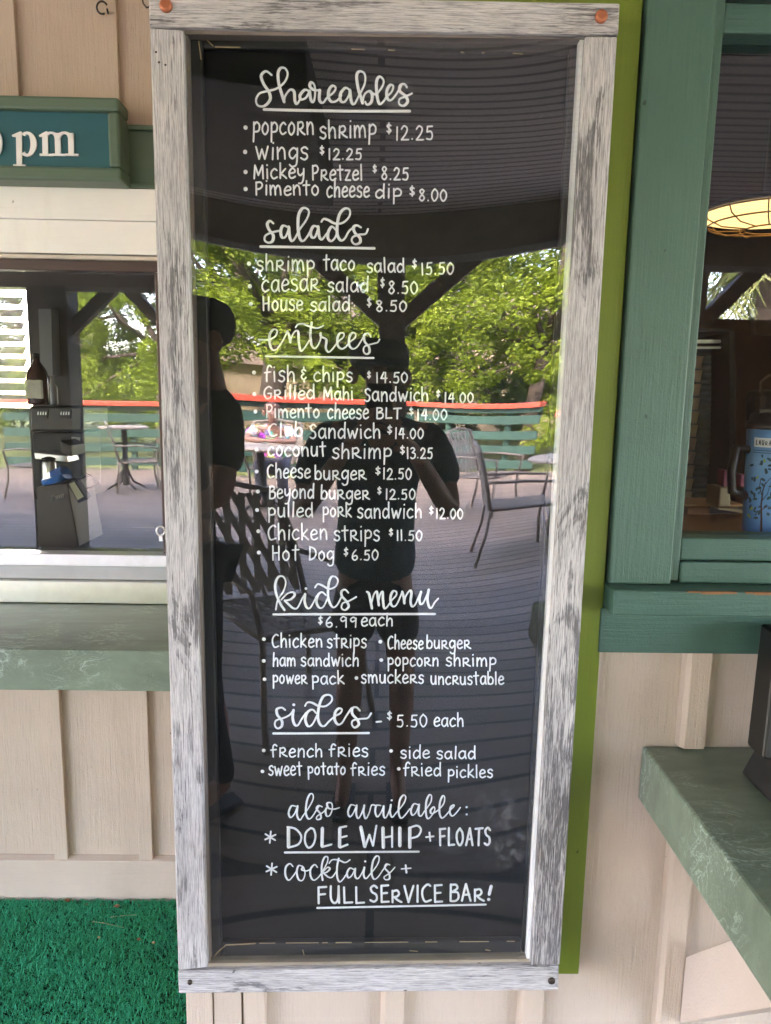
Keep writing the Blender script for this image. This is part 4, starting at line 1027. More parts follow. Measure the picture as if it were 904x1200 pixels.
for k, (dx_, h_) in enumerate(((0, 6), (3.2, 4), (6.0, 4), (8.8, 4), (11.4, 4))):
    u0 = 61.5 + dx_; v0 = 587 - dx_ * .32
    stroke_pts = [(u0, v0 - h_), (u0, v0), (u0 + 1.8, v0 - .4)]
    m.tube([PY(a__, b__, 1.0985) for a__, b__ in stroke_pts], .0009, 6); m.tube([PY(u0, v0 - h_, 1.0985), PY(u0 + 1.8, v0 - h_ - .3, 1.0985), PY(u0 + 1.8, v0 - .4, 1.0985)], .0009, 6)
m.build('lettering', m_plain('box_letter', (.4, .38, .36), .5, .1), ob)
bc = PY(63, 558, 1.2)
bg_ = thing('crumpled_bag', 'crumpled bright blue bag lying on the brown box', 'bag', tuple(bc))
m = MB()
P_ = [PY(u, v, y) for u, v, y in ((48, 563, 1.15), (58, 553, 1.17), (70, 547, 1.19), (76, 553, 1.17), (78, 561, 1.13), (66, 566, 1.11), (50, 569, 1.12), (60, 560, 1.10), (72, 556, 1.11))]
bm_ = bmesh.new()
for p in P_: bm_.verts.new(p)
for p in P_: bm_.verts.new(p + Vector((0, .05, -.004)))
bmesh.ops.convex_hull(bm_, input=bm_.verts)
for f in bm_.faces: m.add([v.co for v in f.verts], [tuple(range(len(f.verts)))])
bm_.free()
m.build('body', m_plain('blue_plastic', (.035, .19, .62), .35, .25, 40), bg_)
cr = thing('card_reader', 'tilted card reader with a tan screen beside the brown box in the left window', 'card reader', tuple(PY(90, 590, 1.1)))
MB().pix([(79, 566), (88, 563), (102, 584), (92, 590)], 1.09, 1.13).build('body', MT['dark2'], cr, .002)
MB().pix([(81, 567), (87, 565), (98, 582), (91, 586)], 1.0875, 1.0895).build('screen', m_plain('tan_screen', (.30, .28, .16), .4, .1), cr)

# ================================================================== PORCH STRUCTURE BEHIND THE CAMERA
BY = -3.9
m = MB(); m.box(-14, 14, BY - .09, BY + .09, 2.37, 2.619)
tag(m.build('porch_beam', MT['post'], bevel=.006, loc=(0, BY, 2.37)), 'long dark wooden beam along the outer edge of the porch roof', 'beam')
m = MB(); m.box(-14, 14, BY + .05, BY + .0895, 2.33, 2.369)
tag(m.build('beam_ledge', MT['interior_grey'], bevel=.002, loc=(0, BY + .07, 2.33)), 'narrow grey trim strip under the inner face of the porch beam', 'trim')
where = {-2: 'far left', -1: 'left', 0: 'middle', 1: 'right', 2: 'far right'}
proto = None
lbls = {-1: 'dark wooden porch post with braces, second from the left', 0: 'dark wooden porch post with braces standing behind the photographer', 1: 'dark wooden porch post with braces facing the right window', 2: 'dark wooden porch post with braces, outermost right'}
for k in range(-1, 3):
    x = .075 + 1.86 * k + (.2 if k > 0 else 0)
    if proto is None:
        proto = thing('porch_post', '', 'post', (x, BY, .001), 'posts along the porch edge')
        m = MB(); m.box(x - .078, x + .078, BY - .078, BY + .078, .001, 2.369); m.build('post', MT['post'], proto, .006)
        for s in (-1, 1):
            m = MB(); m.prism([(x + s * .079, BY - .05, 1.93), (x + s * .079, BY - .05, 2.07), (x + s * .36, BY - .05, 2.3685), (x + s * .50, BY - .05, 2.3685)], (0, .1, 0)); m.build('brace', MT['post'], proto, .004)
        o = proto
    else:
        o = copy_tree(proto); o.location.x = x
    o['label'] = lbls[k]
m = MB(); m.box(-1.15, -.19, -2.86, -1.45, 2.44, 2.6195)
tag(m.build('ceiling_box', MT['dark2'], bevel=.004, loc=(-.67, -2.1, 2.44)), 'black boxed soffit hanging under the porch ceiling left of the photographer', 'soffit')
pp = thing('porch_pillar', 'broad dark boxed pillar with a brace at the porch edge, mirrored in the left window', 'pillar', (-2.9, BY, .001))
m = MB(); m.box(-3.10, -2.72, BY - .14, BY + .14, .001, 2.369); m.build('shaft', MT['dark2'], pp, .006)
m = MB(); m.prism([(-2.719, BY - .05, 1.95), (-2.719, BY - .05, 2.10), (-2.43, BY - .05, 2.3685), (-2.28, BY - .05, 2.3685)], (0, .1, 0)); m.build('brace', MT['dark2'], pp, .004)
def can(x, y, lab):
    m = MB(); m.lathe((x, y, 2.6), [(.10, 0), (.105, .004), (.105, .019)], 28); r_ = thing('ceiling_light', lab, 'light', (x, y, 2.6), 'unlit round lights in the porch ceiling'); m.build('trim_ring', MT['interior'], r_)
    m = MB(); m.lathe((x, y, 2.595), [(.075, 0), (.08, .0045)], 24); m.build('lens', MT['dark2'], r_)
can(.92, -2.7, 'unlit round ceiling light near the right edge of the menu glass reflection'); can(-2.6, -2.7, 'unlit round ceiling light over the left end of the porch')
m = MB(); m.box(2.05, 4.3, -4.12, -4.05, .001, 2.05)
tag(m.build('partition', MT['darkwood'], bevel=.003, loc=(3.1, -4.08, 0)), 'dark wooden partition wall at the right end of the porch edge', 'partition')

# ------------------------------------------------------------------ railing
def railing(p, q, label, nposts, zc=1.22, ch=.085):
    p, q = Vector(p), Vector(q); L = (q - p).length; d = (q - p) / L; nrm_ = Vector((-d.y, d.x, 0))
    r = thing('deck_railing', label, 'railing', tuple((p + q) / 2), 'green railings with red caps round the deck')
    m = MB(); m.bar(p + Vector((0, 0, zc)), q + Vector((0, 0, zc)), .19, ch); m.build('cap', MT['railr'], r, .006)
    m = MB(); m.bar(p + Vector((0, 0, zc - .085)) , q + Vector((0, 0, zc - .085)), .06, .08); m.build('top_rail', MT['railg'], r)
    for z in (.16, .42, .68, .96):
        m = MB(); m.bar(p + Vector((0, 0, z)), q + Vector((0, 0, z)), .03, .15); m.build('slat', MT['railg'], r, .004)
    for i in range(nposts):
        c = p + d * (L * (i + .5) / nposts) - nrm_ * .07
        m = MB(); m.box(c.x - .045, c.x + .045, c.y - .045, c.y + .045, .001, zc - .03); m.build('post', MT['railg'], r)
railing((-12, -10.2, 0), (-6.8, -10.55, 0), 'green slatted deck railing with red cap, seen only in the left window', 3)
railing((-6.7, -10.55, 0), (-2.2, -11.0, 0), 'green slatted deck railing with red cap behind the left tables', 3)
railing((-2.1, -11.05, 0), (.52, -12.35, 0), 'green slatted deck railing with red cap behind the photographer', 2)
railing((.6, -12.35, 0), (2.35, -10.9, 0), 'green slatted deck railing with red cap on the angled corner right of the post', 2)
railing((4.2, -11.0, 0), (9.5, -10.6, 0), 'green slatted deck railing with red cap beyond the deck gap', 3)
railing((2.75, -11.4, 0), (5.4, -17.5, 0), 'green railing with red cap along the ramp leading off the deck', 3, 1.0)

# ------------------------------------------------------------------ patio furniture
def make_chair():
    r = thing('patio_chair', '', 'chair', (0, 0, 0), 'strap patio chairs on the deck')
    W_, D_, H_ = .27, .26, .44
    def curve(*p): return [Vector(q) for q in p]
    for sx, sy in ((-1, -1), (1, -1), (-1, 1), (1, 1)):
        m = MB(); m.tube(curve((sx * (W_ + .03), sy * (D_ + .05), .0), (sx * W_, sy * D_, .25), (sx * W_, sy * D_, H_)), .016, 8); m.build('leg', MT['chair'], r)
    m = MB()
    for i in range(9):
        x = -W_ + 2 * W_ * (i + .5) / 9; m.bar((x, -D_, H_ + .004), (x, D_, H_ + .004), .036, .004)
    for i in range(8):
        y = -D_ + 2 * D_ * (i + .5) / 8; m.bar((-W_, y, H_ - .001), (W_, y, H_ - .001), .036, .004)
    m.build('seat', MT['chair'], r)
    m = MB(); m.tube(curve((-W_, -D_, H_), (W_, -D_, H_), (W_, D_, H_), (-W_, D_, H_), (-W_, -D_, H_)), .014, 8, cap=False); m.build('seat_frame', MT['chair'], r)
    m = MB(); yb_ = D_
    m.tube(curve((-W_, yb_, H_), (-W_ - .005, yb_ + .08, .75), (-W_ + .02, yb_ + .15, .98), (0, yb_ + .17, 1.02), (W_ - .02, yb_ + .15, .98), (W_ + .005, yb_ + .08, .75), (W_, yb_, H_)), .016, 8); m.build('back_frame', MT['chair'], r)
    m = MB()
    for i in range(7):
        x = -W_ + 2 * W_ * (i + .5) / 7
        m.bar((x, yb_ + .015, H_ + .03), (min(W_, max(-W_, x + .14)), yb_ + .15, .97), .036, .004, (0, 1, 0)); m.bar((x, yb_ + .018, H_ + .03), (min(W_, max(-W_, x - .14)), yb_ + .153, .97), .036, .004, (0, 1, 0))
    m.build('back_lattice', MT['chair'], r)
    for s in (-1, 1):
        m = MB(); m.tube(curve((s * (W_ + .02), yb_ + .06, .68), (s * (W_ + .05), 0, .68), (s * (W_ + .04), -D_ - .02, .65), (s * W_, -D_, H_)), .015, 8); m.build('armrest', MT['chair'], r)
    return r
ch = make_chair()
spots = [(1.2, -5.35, 1.6, 'bronze strap patio chair standing nearest the tan round table, back to the post'),
         (1.2, -7.6, 2.2, 'bronze strap patio chair behind the first one by the tan round table'),
         (2.35, -5.3, -1.2, 'bronze strap patio chair on the far right side of the tan round table'),
         (-.44, -2.2, 2.5, 'bronze strap patio chair close behind the left customer'),
         (-1.15, -3.5, .4, 'bronze strap patio chair beyond the nearest left chair'),
         (-3.5, -8.0, 1.2, 'bronze strap patio chair left of the pedestal table in the window reflection'),
         (-4.6, -7.2, -1.2, 'bronze strap patio chair at the far left of the deck')]
for i, (x, y, a_, lab) in enumerate(spots):
    o = ch if i == 0 else copy_tree(ch)
    o.location = (x, y, .001); o.rotation_euler.z = a_; o['label'] = lab
def table(x, y, h, r_, lab):
    r = thing('round_table', lab, 'table', (x, y, .001), 'round pedestal tables on the deck')
    m = MB(); m.lathe((x, y, h), [(r_ * .97, 0), (r_, .008), (r_, .03), (r_ * .98, .036)], 36); m.build('tabletop', MT['tabletop'], r)
    m = MB(); m.lathe((x, y, .05), [(.05, 0), (.04, .05), (.04, h - .051)], 16); m.build('pedestal', MT['dark2'], r)
    for k in range(4):
        a = pi / 4 + k * pi / 2
        m = MB(); m.tube([(x + cos(a) * q, y + sin(a) * q, z) for q, z in ((.03, .30), (.12, .10), (.22, .05), (.3, .002))], .017, 8); m.build('foot', MT['dark2'], r)
table(1.95, -6.2, .72, .55, 'round tan table beside the bronze chairs on the right of the deck')
table(-1.3, -8.0, .74, .50, 'round table with a person seated behind it, left on the deck')
table(-3.75, -8.2, .90, .36, 'taller small round table on a dark pedestal in the left window reflection')

# ================================================================== PEOPLE
def skin_mesh(name, joints, bones, mat, parent=None, root=0, sub=2, loc=None, extra=None):
    me = bpy.data.meshes.new('tmp'); off = wloc(parent) if parent else Vector(loc or (0, 0, 0))
    me.from_pydata([tuple(Vector(j[0]) - off) for j in joints], bones, [])
    o = bpy.data.objects.new('tmp', me); COL.objects.link(o)
    s = o.modifiers.new('skin', 'SKIN'); s.use_smooth_shade = True; s.branch_smoothing = .6
    for i, j in enumerate(joints):
        v = me.skin_vertices[0].data[i]; r_ = j[1]; v.radius = r_ if hasattr(r_, '__len__') else (r_, r_); v.use_root = (i == root)
    sb = o.modifiers.new('sub', 'SUBSURF'); sb.levels = sub; sb.render_levels = sub
    dg = bpy.context.evaluated_depsgraph_get(); dg.update()
    nm = bpy.data.meshes.new_from_object(o.evaluated_get(dg)); bpy.data.objects.remove(o)
    nm.name = name; nm.materials.clear(); nm.materials.append(mat)
    for p in nm.polygons: p.use_smooth = True
    r = bpy.data.objects.new(name, nm); COL.objects.link(r)
    if parent: r.parent = parent
    elif loc: r.location = loc
    return r
def person(label, base, facing, J, shirt, lower, hairc, cap=None, long_lower=False, group=None):
    """J: joints dict in world coords; body = one skinned mesh, clothes and hair are children"""
    order = ['pel', 'wai', 'che', 'nec', 'jaw', 'hed', 'top']
    js = []; bn = []; ix = {}
    def add(n, r):
        ix[n] = len(js); js.append((J[n], r))
    for n, r in zip(order, ((.13, .10), (.115, .09), (.125, .095), (.052, .055), (.062, .072), (.078, .095), (.055, .065))): add(n, r)
    for a, b in zip(order, order[1:]): bn.append((ix[a], ix[b]))
    for s in 'LR':
        for n, r in (('sho', .055), ('elb', .038), ('wri', .026), ('pal', (.036, .018))): add(n + s, r)
        bn += [(ix['che'], ix['sho' + s]), (ix['sho' + s], ix['elb' + s]), (ix['elb' + s], ix['wri' + s]), (ix['wri' + s], ix['pal' + s])]
        for n, r in (('hip', .085), ('kne', .056), ('clf', .056), ('ank', .036), ('toe', .03)): add(n + s, r)
        bn += [(ix['pel'], ix['hip' + s]), (ix['hip' + s], ix['kne' + s]), (ix['kne' + s], ix['clf' + s]), (ix['clf' + s], ix['ank' + s]), (ix['ank' + s], ix['toe' + s])]
        # fingers and thumb
        pal = Vector(J['pal' + s]); wri = Vector(J['wri' + s]); d = (pal - wri).normalized()
        sd_ = Vector(J.get('side' + s, (1, 0, 0))); cu = Vector(J.get('curl' + s, (0, 1, 0)))
        for k in range(4):
            L = (.034, .038, .036, .028)[k]; o_ = sd_ * ((k - 1.5) * .019)
            p1 = pal + o_ + d * .025; p2 = p1 + d * L + cu * .008; p3 = p2 + d * L * .6 + cu * .02
            for nn, p in (('a', p1), ('b', p2), ('c', p3)): ix[f'f{s}{k}{nn}'] = len(js); js.append((p, .0085 if nn != 'c' else .007))
            bn += [(ix['pal' + s], ix[f'f{s}{k}a']), (ix[f'f{s}{k}a'], ix[f'f{s}{k}b']), (ix[f'f{s}{k}b'], ix[f'f{s}{k}c'])]
        p1 = pal - sd_ * .04 - d * .015; p2 = p1 - sd_ * .018 + d * .03 + cu * .012
        for nn, p in (('ta', p1), ('tb', p2)): ix[f'{s}{nn}'] = len(js); js.append((p, .0095))
        bn += [(ix['pal' + s], ix[s + 'ta']), (ix[s + 'ta'], ix[s + 'tb'])]
    fc = Vector(facing).normalized(); rt = fc.cross(Vector((0, 0, 1)))
    hed = Vector(J['hed'])
    ix['nose'] = len(js); js.append((hed + fc * .112 - Vector((0, 0, .022)), (.012, .016))); bn.append((ix['hed'], ix['nose']))
    p = skin_mesh('person', js, bn, MT['skin'], None, 0, 2, base)
    tag(p, label, 'person', group)
    white = MT['marker']
    for s in (-1, 1):
        m = MB(); m.ball(hed + fc * .088 + rt * s * .033 + Vector((0, 0, .012)), (.012, .012, .009), 8, 6); m.build('eye', MT['dark2'], p)
        m = MB(); m.ball(hed + rt * s * .088 - Vector((0, 0, .012)), (.018, .022, .032), 8, 6); m.build('ear', MT['skin'], p)
    m = MB(); m.ball(hed + fc * .088 - Vector((0, 0, .062)), (.024, .012, .007), 8, 5); m.build('mouth', m_plain('lips', (.3, .1, .08), .5, .05), p)
    # hair: cap of hair round the back of the head
    m = MB(); m.ball(hed - fc * .020 + Vector((0, 0, .040)), (.086, .090, .080), 16, 10); m.build('hair', hairc, p)
    if cap:
        m = MB(); m.lathe(hed + Vector((0, 0, .035)) - fc * .006, [(.094, -.012), (.098, .015), (.097, .045), (.088, .070), (.06, .084), (.015, .088)], 24); m.build('cap', cap, p)
        m = MB(); b0 = hed + fc * .09 + Vector((0, 0, .04))
        m.prism([b0 - rt * .08, b0 - rt * .07 + fc * .06 - Vector((0, 0, .012)), b0 + fc * .085 - Vector((0, 0, .018)), b0 + rt * .07 + fc * .06 - Vector((0, 0, .012)), b0 + rt * .08], (0, 0, .006)); m.build('cap_brim', cap, p)
    def cloth(name, names, bones_, mat, grow):
        ii = {}; jj = []
        for n, r in names: ii[n] = len(jj); jj.append((J[n] if isinstance(n, str) and n in J else n, r))
        return skin_mesh(name, jj, [(ii[a], ii[b]) for a, b in bones_], mat, p, 0, 2)
    lerp = lambda a, b, t: tuple(Vector(J[a]).lerp(Vector(J[b]), t))
    for s in 'LR': J['hm' + s] = lerp('hip' + s, 'kne' + s, .3); J['slv' + s] = lerp('sho' + s, 'elb' + s, .75); J['hem' + s] = lerp('hip' + s, 'kne' + s, .72 if not long_lower else .9)
    J['hemC'] = tuple(Vector(J['pel']) + Vector((0, 0, .03))); J['hemD'] = tuple(Vector(J['pel']) + Vector((0, 0, -.11))); J['crt'] = tuple(Vector(J['pel']) + Vector((0, 0, -.1)))
    cloth('shirt', [('che', (.15, .115)), ('wai', (.142, .112)), ('hemC', (.16, .125)), ('hemD', (.168, .13)), ('shoL', .07), ('slvL', .064), ('shoR', .07), ('slvR', .064), ('nec', (.06, .06))],
          [('che', 'wai'), ('wai', 'hemC'), ('hemC', 'hemD'), ('che', 'shoL'), ('shoL', 'slvL'), ('che', 'shoR'), ('shoR', 'slvR'), ('che', 'nec')], shirt, 0)
    if long_lower:
        cloth('trousers', [('pel', (.15, .115)), ('hipL', .1), ('kneL', .075), ('ankL', .06), ('hipR', .1), ('kneR', .075), ('ankR', .06)], [('pel', 'hipL'), ('hipL', 'kneL'), ('kneL', 'ankL'), ('pel', 'hipR'), ('hipR', 'kneR'), ('kneR', 'ankR')], lower, 0)
    else:
        cloth('shorts', [('pel', (.145, .115)), ('crt', (.165, .12)), ('hmL', .105), ('hemL', .11), ('hmR', .105), ('hemR', .11)], [('pel', 'crt'), ('crt', 'hmL'), ('hmL', 'hemL'), ('crt', 'hmR'), ('hmR', 'hemR')], lower, 0)
    for s in 'LR':
        a, t_ = Vector(J['ank' + s]), Vector(J['toe' + s]); d = (t_ - a); d.z = 0; d.normalize(); w_ = Vector((-d.y, d.x, 0)) * .05
        h0 = a - d * .06; h1 = t_ + d * .05; z0 = base[2] + .001 if not J.get('raised') else a.z - .09
        m = MB(); m.prism([Vector((q.x, q.y, z0)) for q in (h0 - w_ * .7, h0 + w_ * .7, h1.lerp(h0, .3) + w_, h1 + w_ * .5, h1 - w_ * .5, h1.lerp(h0, .3) - w_)], (0, 0, .022)); m.build('sandal', MT['dark2'], p)
    return p
def standing(x, y, h, fx, fy, arms):
    f = Vector((fx, fy, 0)).normalized(); r = f.cross(Vector((0, 0, 1))); b = Vector((x, y, 0)); s_ = h / 1.68
    at = lambda a, c, z: tuple(b + r * a * s_ + f * c * s_ + Vector((0, 0, z * s_)))
    J = dict(pel=at(0, -.03, .93), wai=at(0, -.02, 1.10), che=at(0, -.03, 1.29), nec=at(0, -.02, 1.44), jaw=at(0, .015, 1.50), hed=at(0, .01, 1.575), top=at(0, -.005, 1.63))
    for s, n in ((-1, 'L'), (1, 'R')):
        J['sho' + n] = at(s * .175, -.03, 1.37); J['hip' + n] = at(s * .085, -.02, .86); J['kne' + n] = at(s * .10, .01, .48); J['clf' + n] = at(s * .105, -.025, .36)
        J['ank' + n] = at(s * .105, -.02, .09); J['toe' + n] = at(s * .12, .12, .04)
        e, w_, p_ = arms(s); J['elb' + n] = at(*e); J['wri' + n] = at(*w_); J['pal' + n] = at(*p_)
        J['side' + n] = tuple(Vector((0, 0, 1))); J['curl' + n] = tuple(-r * s)
    return J
hold = lambda s: ((s * .25, .10, 1.10), (s * .105, .235, 1.325), (s * .062, .285, 1.385))
J = standing(.0, -1.44, 1.66, 0, 1, hold)
hair_d = m_plain('brown_hair', (.05, .028, .018), .6, .2, 60)
person('person in teal shirt and black shorts holding up a phone, mirrored in the menu glass', (0, -1.44, 0), (0, 1, 0), J, m_plain('teal_shirt', (.028, .075, .095), .8, .1), m_plain('black_shorts', (.012, .012, .014), .8, .1), hair_d, m_plain('navy_cap', (.03, .04, .055), .7, .1))
ph = thing('phone', 'dark smartphone held upright in the photographer\'s hands', 'phone', (0, -1.13, 1.44))
m = MB(); m.box(-.038, .038, -1.139, -1.130, 1.365, 1.518); m.build('body', MT['dark'], ph, .004)
m = MB(); m.box(-.037, .037, -1.1298, -1.126, 1.482, 1.496); m.build('camera_bar', MT['dark2'], ph, .002)
down = lambda s: ((s * .22, -.04, 1.10), (s * .23, .03, .86), (s * .23, .05, .79))
down = lambda s: ((s * .24, .04, 1.12), (s * .13, .24, 1.02), (s * .08, .30, 1.0))
J = standing(-.585, -1.36, 1.74, -.75, .66, down)
for q in ('nec', 'jaw', 'hed', 'top'):
    J[q] = tuple(Vector(J[q]) + Vector((.085, .02, 0)))
J['che'] = tuple(Vector(J['che']) + Vector((.03, .01, 0)))
for q in ('pel', 'hipL', 'hipR', 'kneL', 'kneR', 'clfL', 'clfR', 'ankL', 'ankR', 'toeL', 'toeR'):
    J[q] = tuple(Vector(J[q]) + Vector((-.10, 0, 0)))
J['wai'] = tuple(Vector(J['wai']) + Vector((-.05, 0, 0)))
person('person in dark olive shirt and cap standing left of the photographer, facing away', (-.585, -1.36, 0), (-.75, .66, 0), J, m_plain('olive_shirt', (.05, .05, .03), .85, .15), m_plain('dark_trousers', (.03, .03, .035), .85, .1), hair_d, m_plain('dark_cap', (.025, .024, .022), .8, .1), True)
# seated person at the left table
b = Vector((-1.25, -8.75, 0))
J = dict(pel=(b.x, b.y, .52), wai=(b.x, b.y + .02, .68), che=(b.x + .02, b.y + .08, .86), nec=(b.x + .02, b.y + .12, 1.0), jaw=(b.x + .02, b.y + .16, 1.05), hed=(b.x + .02, b.y + .16, 1.13), top=(b.x + .02, b.y + .15, 1.18))
for s, n in ((-1, 'L'), (1, 'R')):
    J['sho' + n] = (b.x + s * .17, b.y + .08, .93); J['elb' + n] = (b.x + s * .25, b.y + .25, .80); J['wri' + n] = (b.x + s * .06, b.y + .42, .812); J['pal' + n] = (b.x + s * .0, b.y + .46, .812)
    J['hip' + n] = (b.x + s * .09, b.y + .02, .50); J['kne' + n] = (b.x + s * .12, b.y + .42, .50); J['clf' + n] = (b.x + s * .12, b.y + .42, .36); J['ank' + n] = (b.x + s * .12, b.y + .40, .09); J['toe' + n] = (b.x + s * .12, b.y + .54, .04)
mm, t, bb = newmat('patterned_top'); vv = N(t, 'ShaderNodeTexVoronoi'); vv.inputs['Scale'].default_value = 14; t.links.new(coords(t), vv.inputs['Vector'])
t.links.new(mixc(t, ramp(t, noise(t, coords(t), 3, 2), [(.45, 0), (.55, 1)]), vv.outputs['Color'], (.7, .68, .74)), bb.inputs['Base Color'])
person('person with long brown hair in a white patterned top seated at the left table', (b.x, b.y, 0), (.1, 1, 0), J, mm, m_plain('grey_trousers', (.12, .12, .15), .8, .1), m_plain('chestnut_hair', (.12, .05, .03), .6, .2, 60), None, True)
st = copy_tree(ch); st.location = (b.x, b.y - .02, .001); st.rotation_euler.z = pi; st['label'] = 'bronze strap patio chair the seated person is sitting on'

# ================================================================== TREES, PALM, HOUSE BEYOND THE DECK
def tree(x, y, h, spread, seed, leaf, label, nl=14000, blobs=13, ls=.15, trunk=.28, low=.30, lean=0, group='oak trees beyond the deck'):
    r = random.Random(seed); g = -.75
    T = thing('oak_tree', label, 'tree', (x, y, g), group)
    m = MB(); top = Vector((x + lean, y, g + h * .62))
    fork = Vector((x + lean * .4, y, g + h * .33))
    m.tube([(x, y, g), (x + lean * .1, y + .05, g + h * .15), fork], [trunk, trunk * .8, trunk * .7], 10)
    bl_ = []
    for i in range(blobs):
        a = r.uniform(0, 2 * pi); q = sqrt(r.uniform(.02, 1)) * spread; z = g + h * (low + (.92 - low) * r.random() ** 1.5)
        bl_.append((Vector((x + lean + q * cos(a), y + q * sin(a) * .8, z)), r.uniform(.20, .36) * spread + .25))
    for c, s in bl_:
        mid = fork.lerp(c, .5) + Vector((r.uniform(-.3, .3), r.uniform(-.3, .3), r.uniform(-.1, .4)))
        m.tube([fork, mid, c], [trunk * .3, trunk * .16, trunk * .05], 7)
    m.build('trunk', MT['bark'], T)
    nl = int(nl * 1.5); ls *= .72
    vs, fs = [], []
    per = nl // blobs
    for c, s in bl_:
        subs = [(c + Vector((r.gauss(0, 1), r.gauss(0, 1), r.gauss(0, .7))).normalized() * s * r.uniform(.4, 1.15), s * r.uniform(.16, .42)) for _ in range(11)]
        for i in range(per):
            cc, s2 = subs[r.randrange(11)]
            d = Vector((r.gauss(0, 1), r.gauss(0, 1), r.gauss(0, 1))).normalized()
            p = cc + d * s2 * r.uniform(.35, 1.1) ** .6
            n_ = (d * .5 + Vector((r.gauss(0, .5), r.gauss(0, .5), r.uniform(.2, 1)))).normalized()
            a_ = n_.cross(Vector((r.gauss(0, 1), r.gauss(0, 1), r.gauss(0, 1)))).normalized(); b_ = n_.cross(a_)
            l = ls * r.uniform(.6, 1.3); k = len(vs)
            vs += [p - a_ * l * .5, p + b_ * l * .28 + n_ * l * .06, p + a_ * l * .55, p - b_ * l * .28 + n_ * l * .06]; fs.append((k, k + 1, k + 2, k + 3))
    me = bpy.data.meshes.new('crown'); off = wloc(T); me.from_pydata([tuple(p - off) for p in vs], [], fs); me.materials.append(leaf); me.update()
    o = bpy.data.objects.new('crown', me); COL.objects.link(o); o.parent = T
    return T
tree(3.4, -17.5, 9.5, 3.2, 1, MT['leafA'], 'bright green young oak tree close beyond the angled railing', 37400, 25, .14, .2, .18)
tree(6.4, -19.5, 10.5, 3.6, 2, MT['leafA'], 'bright leafy oak tree to the right of the ramp', 34000, 24, .15, .28, .2)
tree(.2, -20.5, 10, 3.2, 3, MT['leafB'], 'mid green oak tree behind the porch post in the reflection', 30600, 22, .15, .26, .22)
tree(-2.6, -18.5, 9.8, 2.9, 4, MT['leafA'], 'leaning oak tree with a bare limb behind the left railing', 25500, 19, .15, .32, .26, lean=.9)
tree(-6.2, -19.0, 10, 3.4, 5, MT['leafA'], 'bright oak tree seen in the left window', 28900, 21, .15, .28, .2)
tree(-10.5, -21, 10.5, 3.6, 6, MT['leafB'], 'dark limbed oak tree at the left edge of the left window reflection', 25500, 19, .17, .3, .2)
tree(-4.2, -26, 11.5, 4.2, 7, MT['leafC'], 'dark oak tree behind the two bright left oaks', 23800, 19, .2, .35, .12)
tree(2.2, -27, 12, 4.4, 8, MT['leafC'], 'dark oak tree in the second row behind the young oak', 23800, 19, .2, .35, .12)
tree(9.5, -25, 12, 4.2, 9, MT['leafB'], 'tall oak tree behind the right ramp oak', 23800, 19, .2, .35, .14)
tree(13.5, -19, 11, 4, 10, MT['leafB'], 'spreading oak tree far right beyond the deck', 20400, 18, .18, .3, .2)
tree(-15, -25, 12, 4.5, 12, MT['leafB'], 'large oak tree far left beyond the deck', 20400, 18, .2, .35, .15)
far = tree(-9, -36, 12, 5, 13, MT['leafC'], 'dark distant oak tree in the back row', 15300, 18, .3, .4, .06, group='distant oak trees in the back row')
for x, y in ((-2, -38), (5, -37), (12, -38), (19, -35), (-17, -36), (-24, -33)):
    o = copy_tree(far); o.location = (x, y, -.75); o.rotation_euler.z = x
pm = thing('palm_tree', 'palm tree with drooping pale green fronds seen in the right window', 'palm', (5.9, -10.2, -.75))
m = MB(); m.tube([(5.9, -10.2, -.75), (5.92, -10.25, 1), (5.9, -10.2, 3.9)], [.2, .17, .15], 12); m.build('trunk', MT['bark'], pm)
rp = random.Random(8)
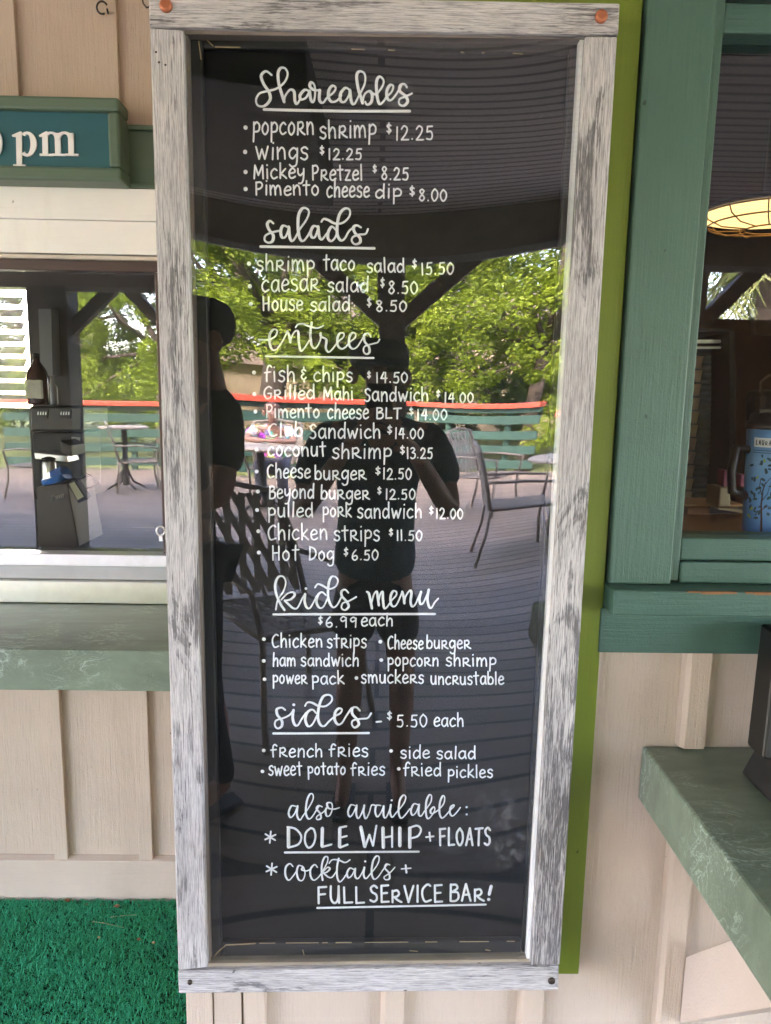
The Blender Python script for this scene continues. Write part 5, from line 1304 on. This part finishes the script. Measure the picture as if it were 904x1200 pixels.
for k in range(26):
    a = 2 * pi * k / 26 + rp.uniform(-.1, .1); el = rp.uniform(-.5, 1.0); L = rp.uniform(1.6, 2.3); m = MB(); pts = []
    for i in range(9):
        t_ = i / 8; rad = L * t_ * cos(el) * (1 - .25 * t_); z = 3.95 + L * (t_ * sin(el) - .75 * t_ * t_)
        pts.append(Vector((5.9 + rad * cos(a), -10.2 + rad * sin(a), z)))
    m.tube(pts, [.02 - .002 * i for i in range(9)], 5)
    for i in range(1, 9):
        for q in (0, .33, .66):
            p = pts[i - 1].lerp(pts[i], q); dd = (pts[i] - pts[i - 1]).normalized(); sd2 = dd.cross(Vector((0, 0, 1))).normalized()
            for s in (-1, 1):
                tip = p + sd2 * s * rp.uniform(.22, .4) + dd * .28 - Vector((0, 0, rp.uniform(.15, .4)))
                mid = (p + tip) / 2 + Vector((0, 0, .06)); w_ = dd * .022
                m.add([p - w_, p + w_, mid + w_, mid - w_, tip], [(0, 1, 2, 3), (3, 2, 4)])
    m.build('frond', MT['palm'], pm, fix=False)
hs = thing('house', 'tan house with teal windows standing far behind the deck', 'house', (3.2, -31, -.75))
m = MB(); m.box(-1.5, 8, -33, -31.0, -.75, 4.2); m.build('wall', m_plain('house_wall', (.50, .40, .28), .8, .06), hs)
m = MB(); m.prism([(-2, -30.6, 4.2), (-2, -33.4, 4.2), (-2, -32, 5.6)], (10.5, 0, 0)); m.build('roof', MT['post'], hs)
for x in (-.6, .9, 2.4, 3.9, 5.4, 6.9):
    f = MB(); f.box(x, x + .7, -30.99, -30.93, .6, 2.2); fo = f.build('window', MT['railg'], hs)
    f = MB(); f.box(x + .08, x + .62, -30.928, -30.92, .7, 2.1); f.build('glass', MT['dark'], fo)
sn = thing('shed', 'low sand coloured outbuilding behind the left railing', 'shed', (-4, -24, -.75))
m = MB(); m.box(-6, -.5, -24.5, -22.8, -.75, 1.9); m.build('wall', m_plain('sand_wall', (.46, .38, .26), .85, .08), sn)
m = MB(); m.prism([(-6.3, -22.5, 1.9), (-6.3, -24.8, 1.9), (-6.3, -23.6, 2.5)], (6.1, 0, 0)); m.build('roof', m_plain('shed_roof', (.2, .16, .12), .9, .2), sn)
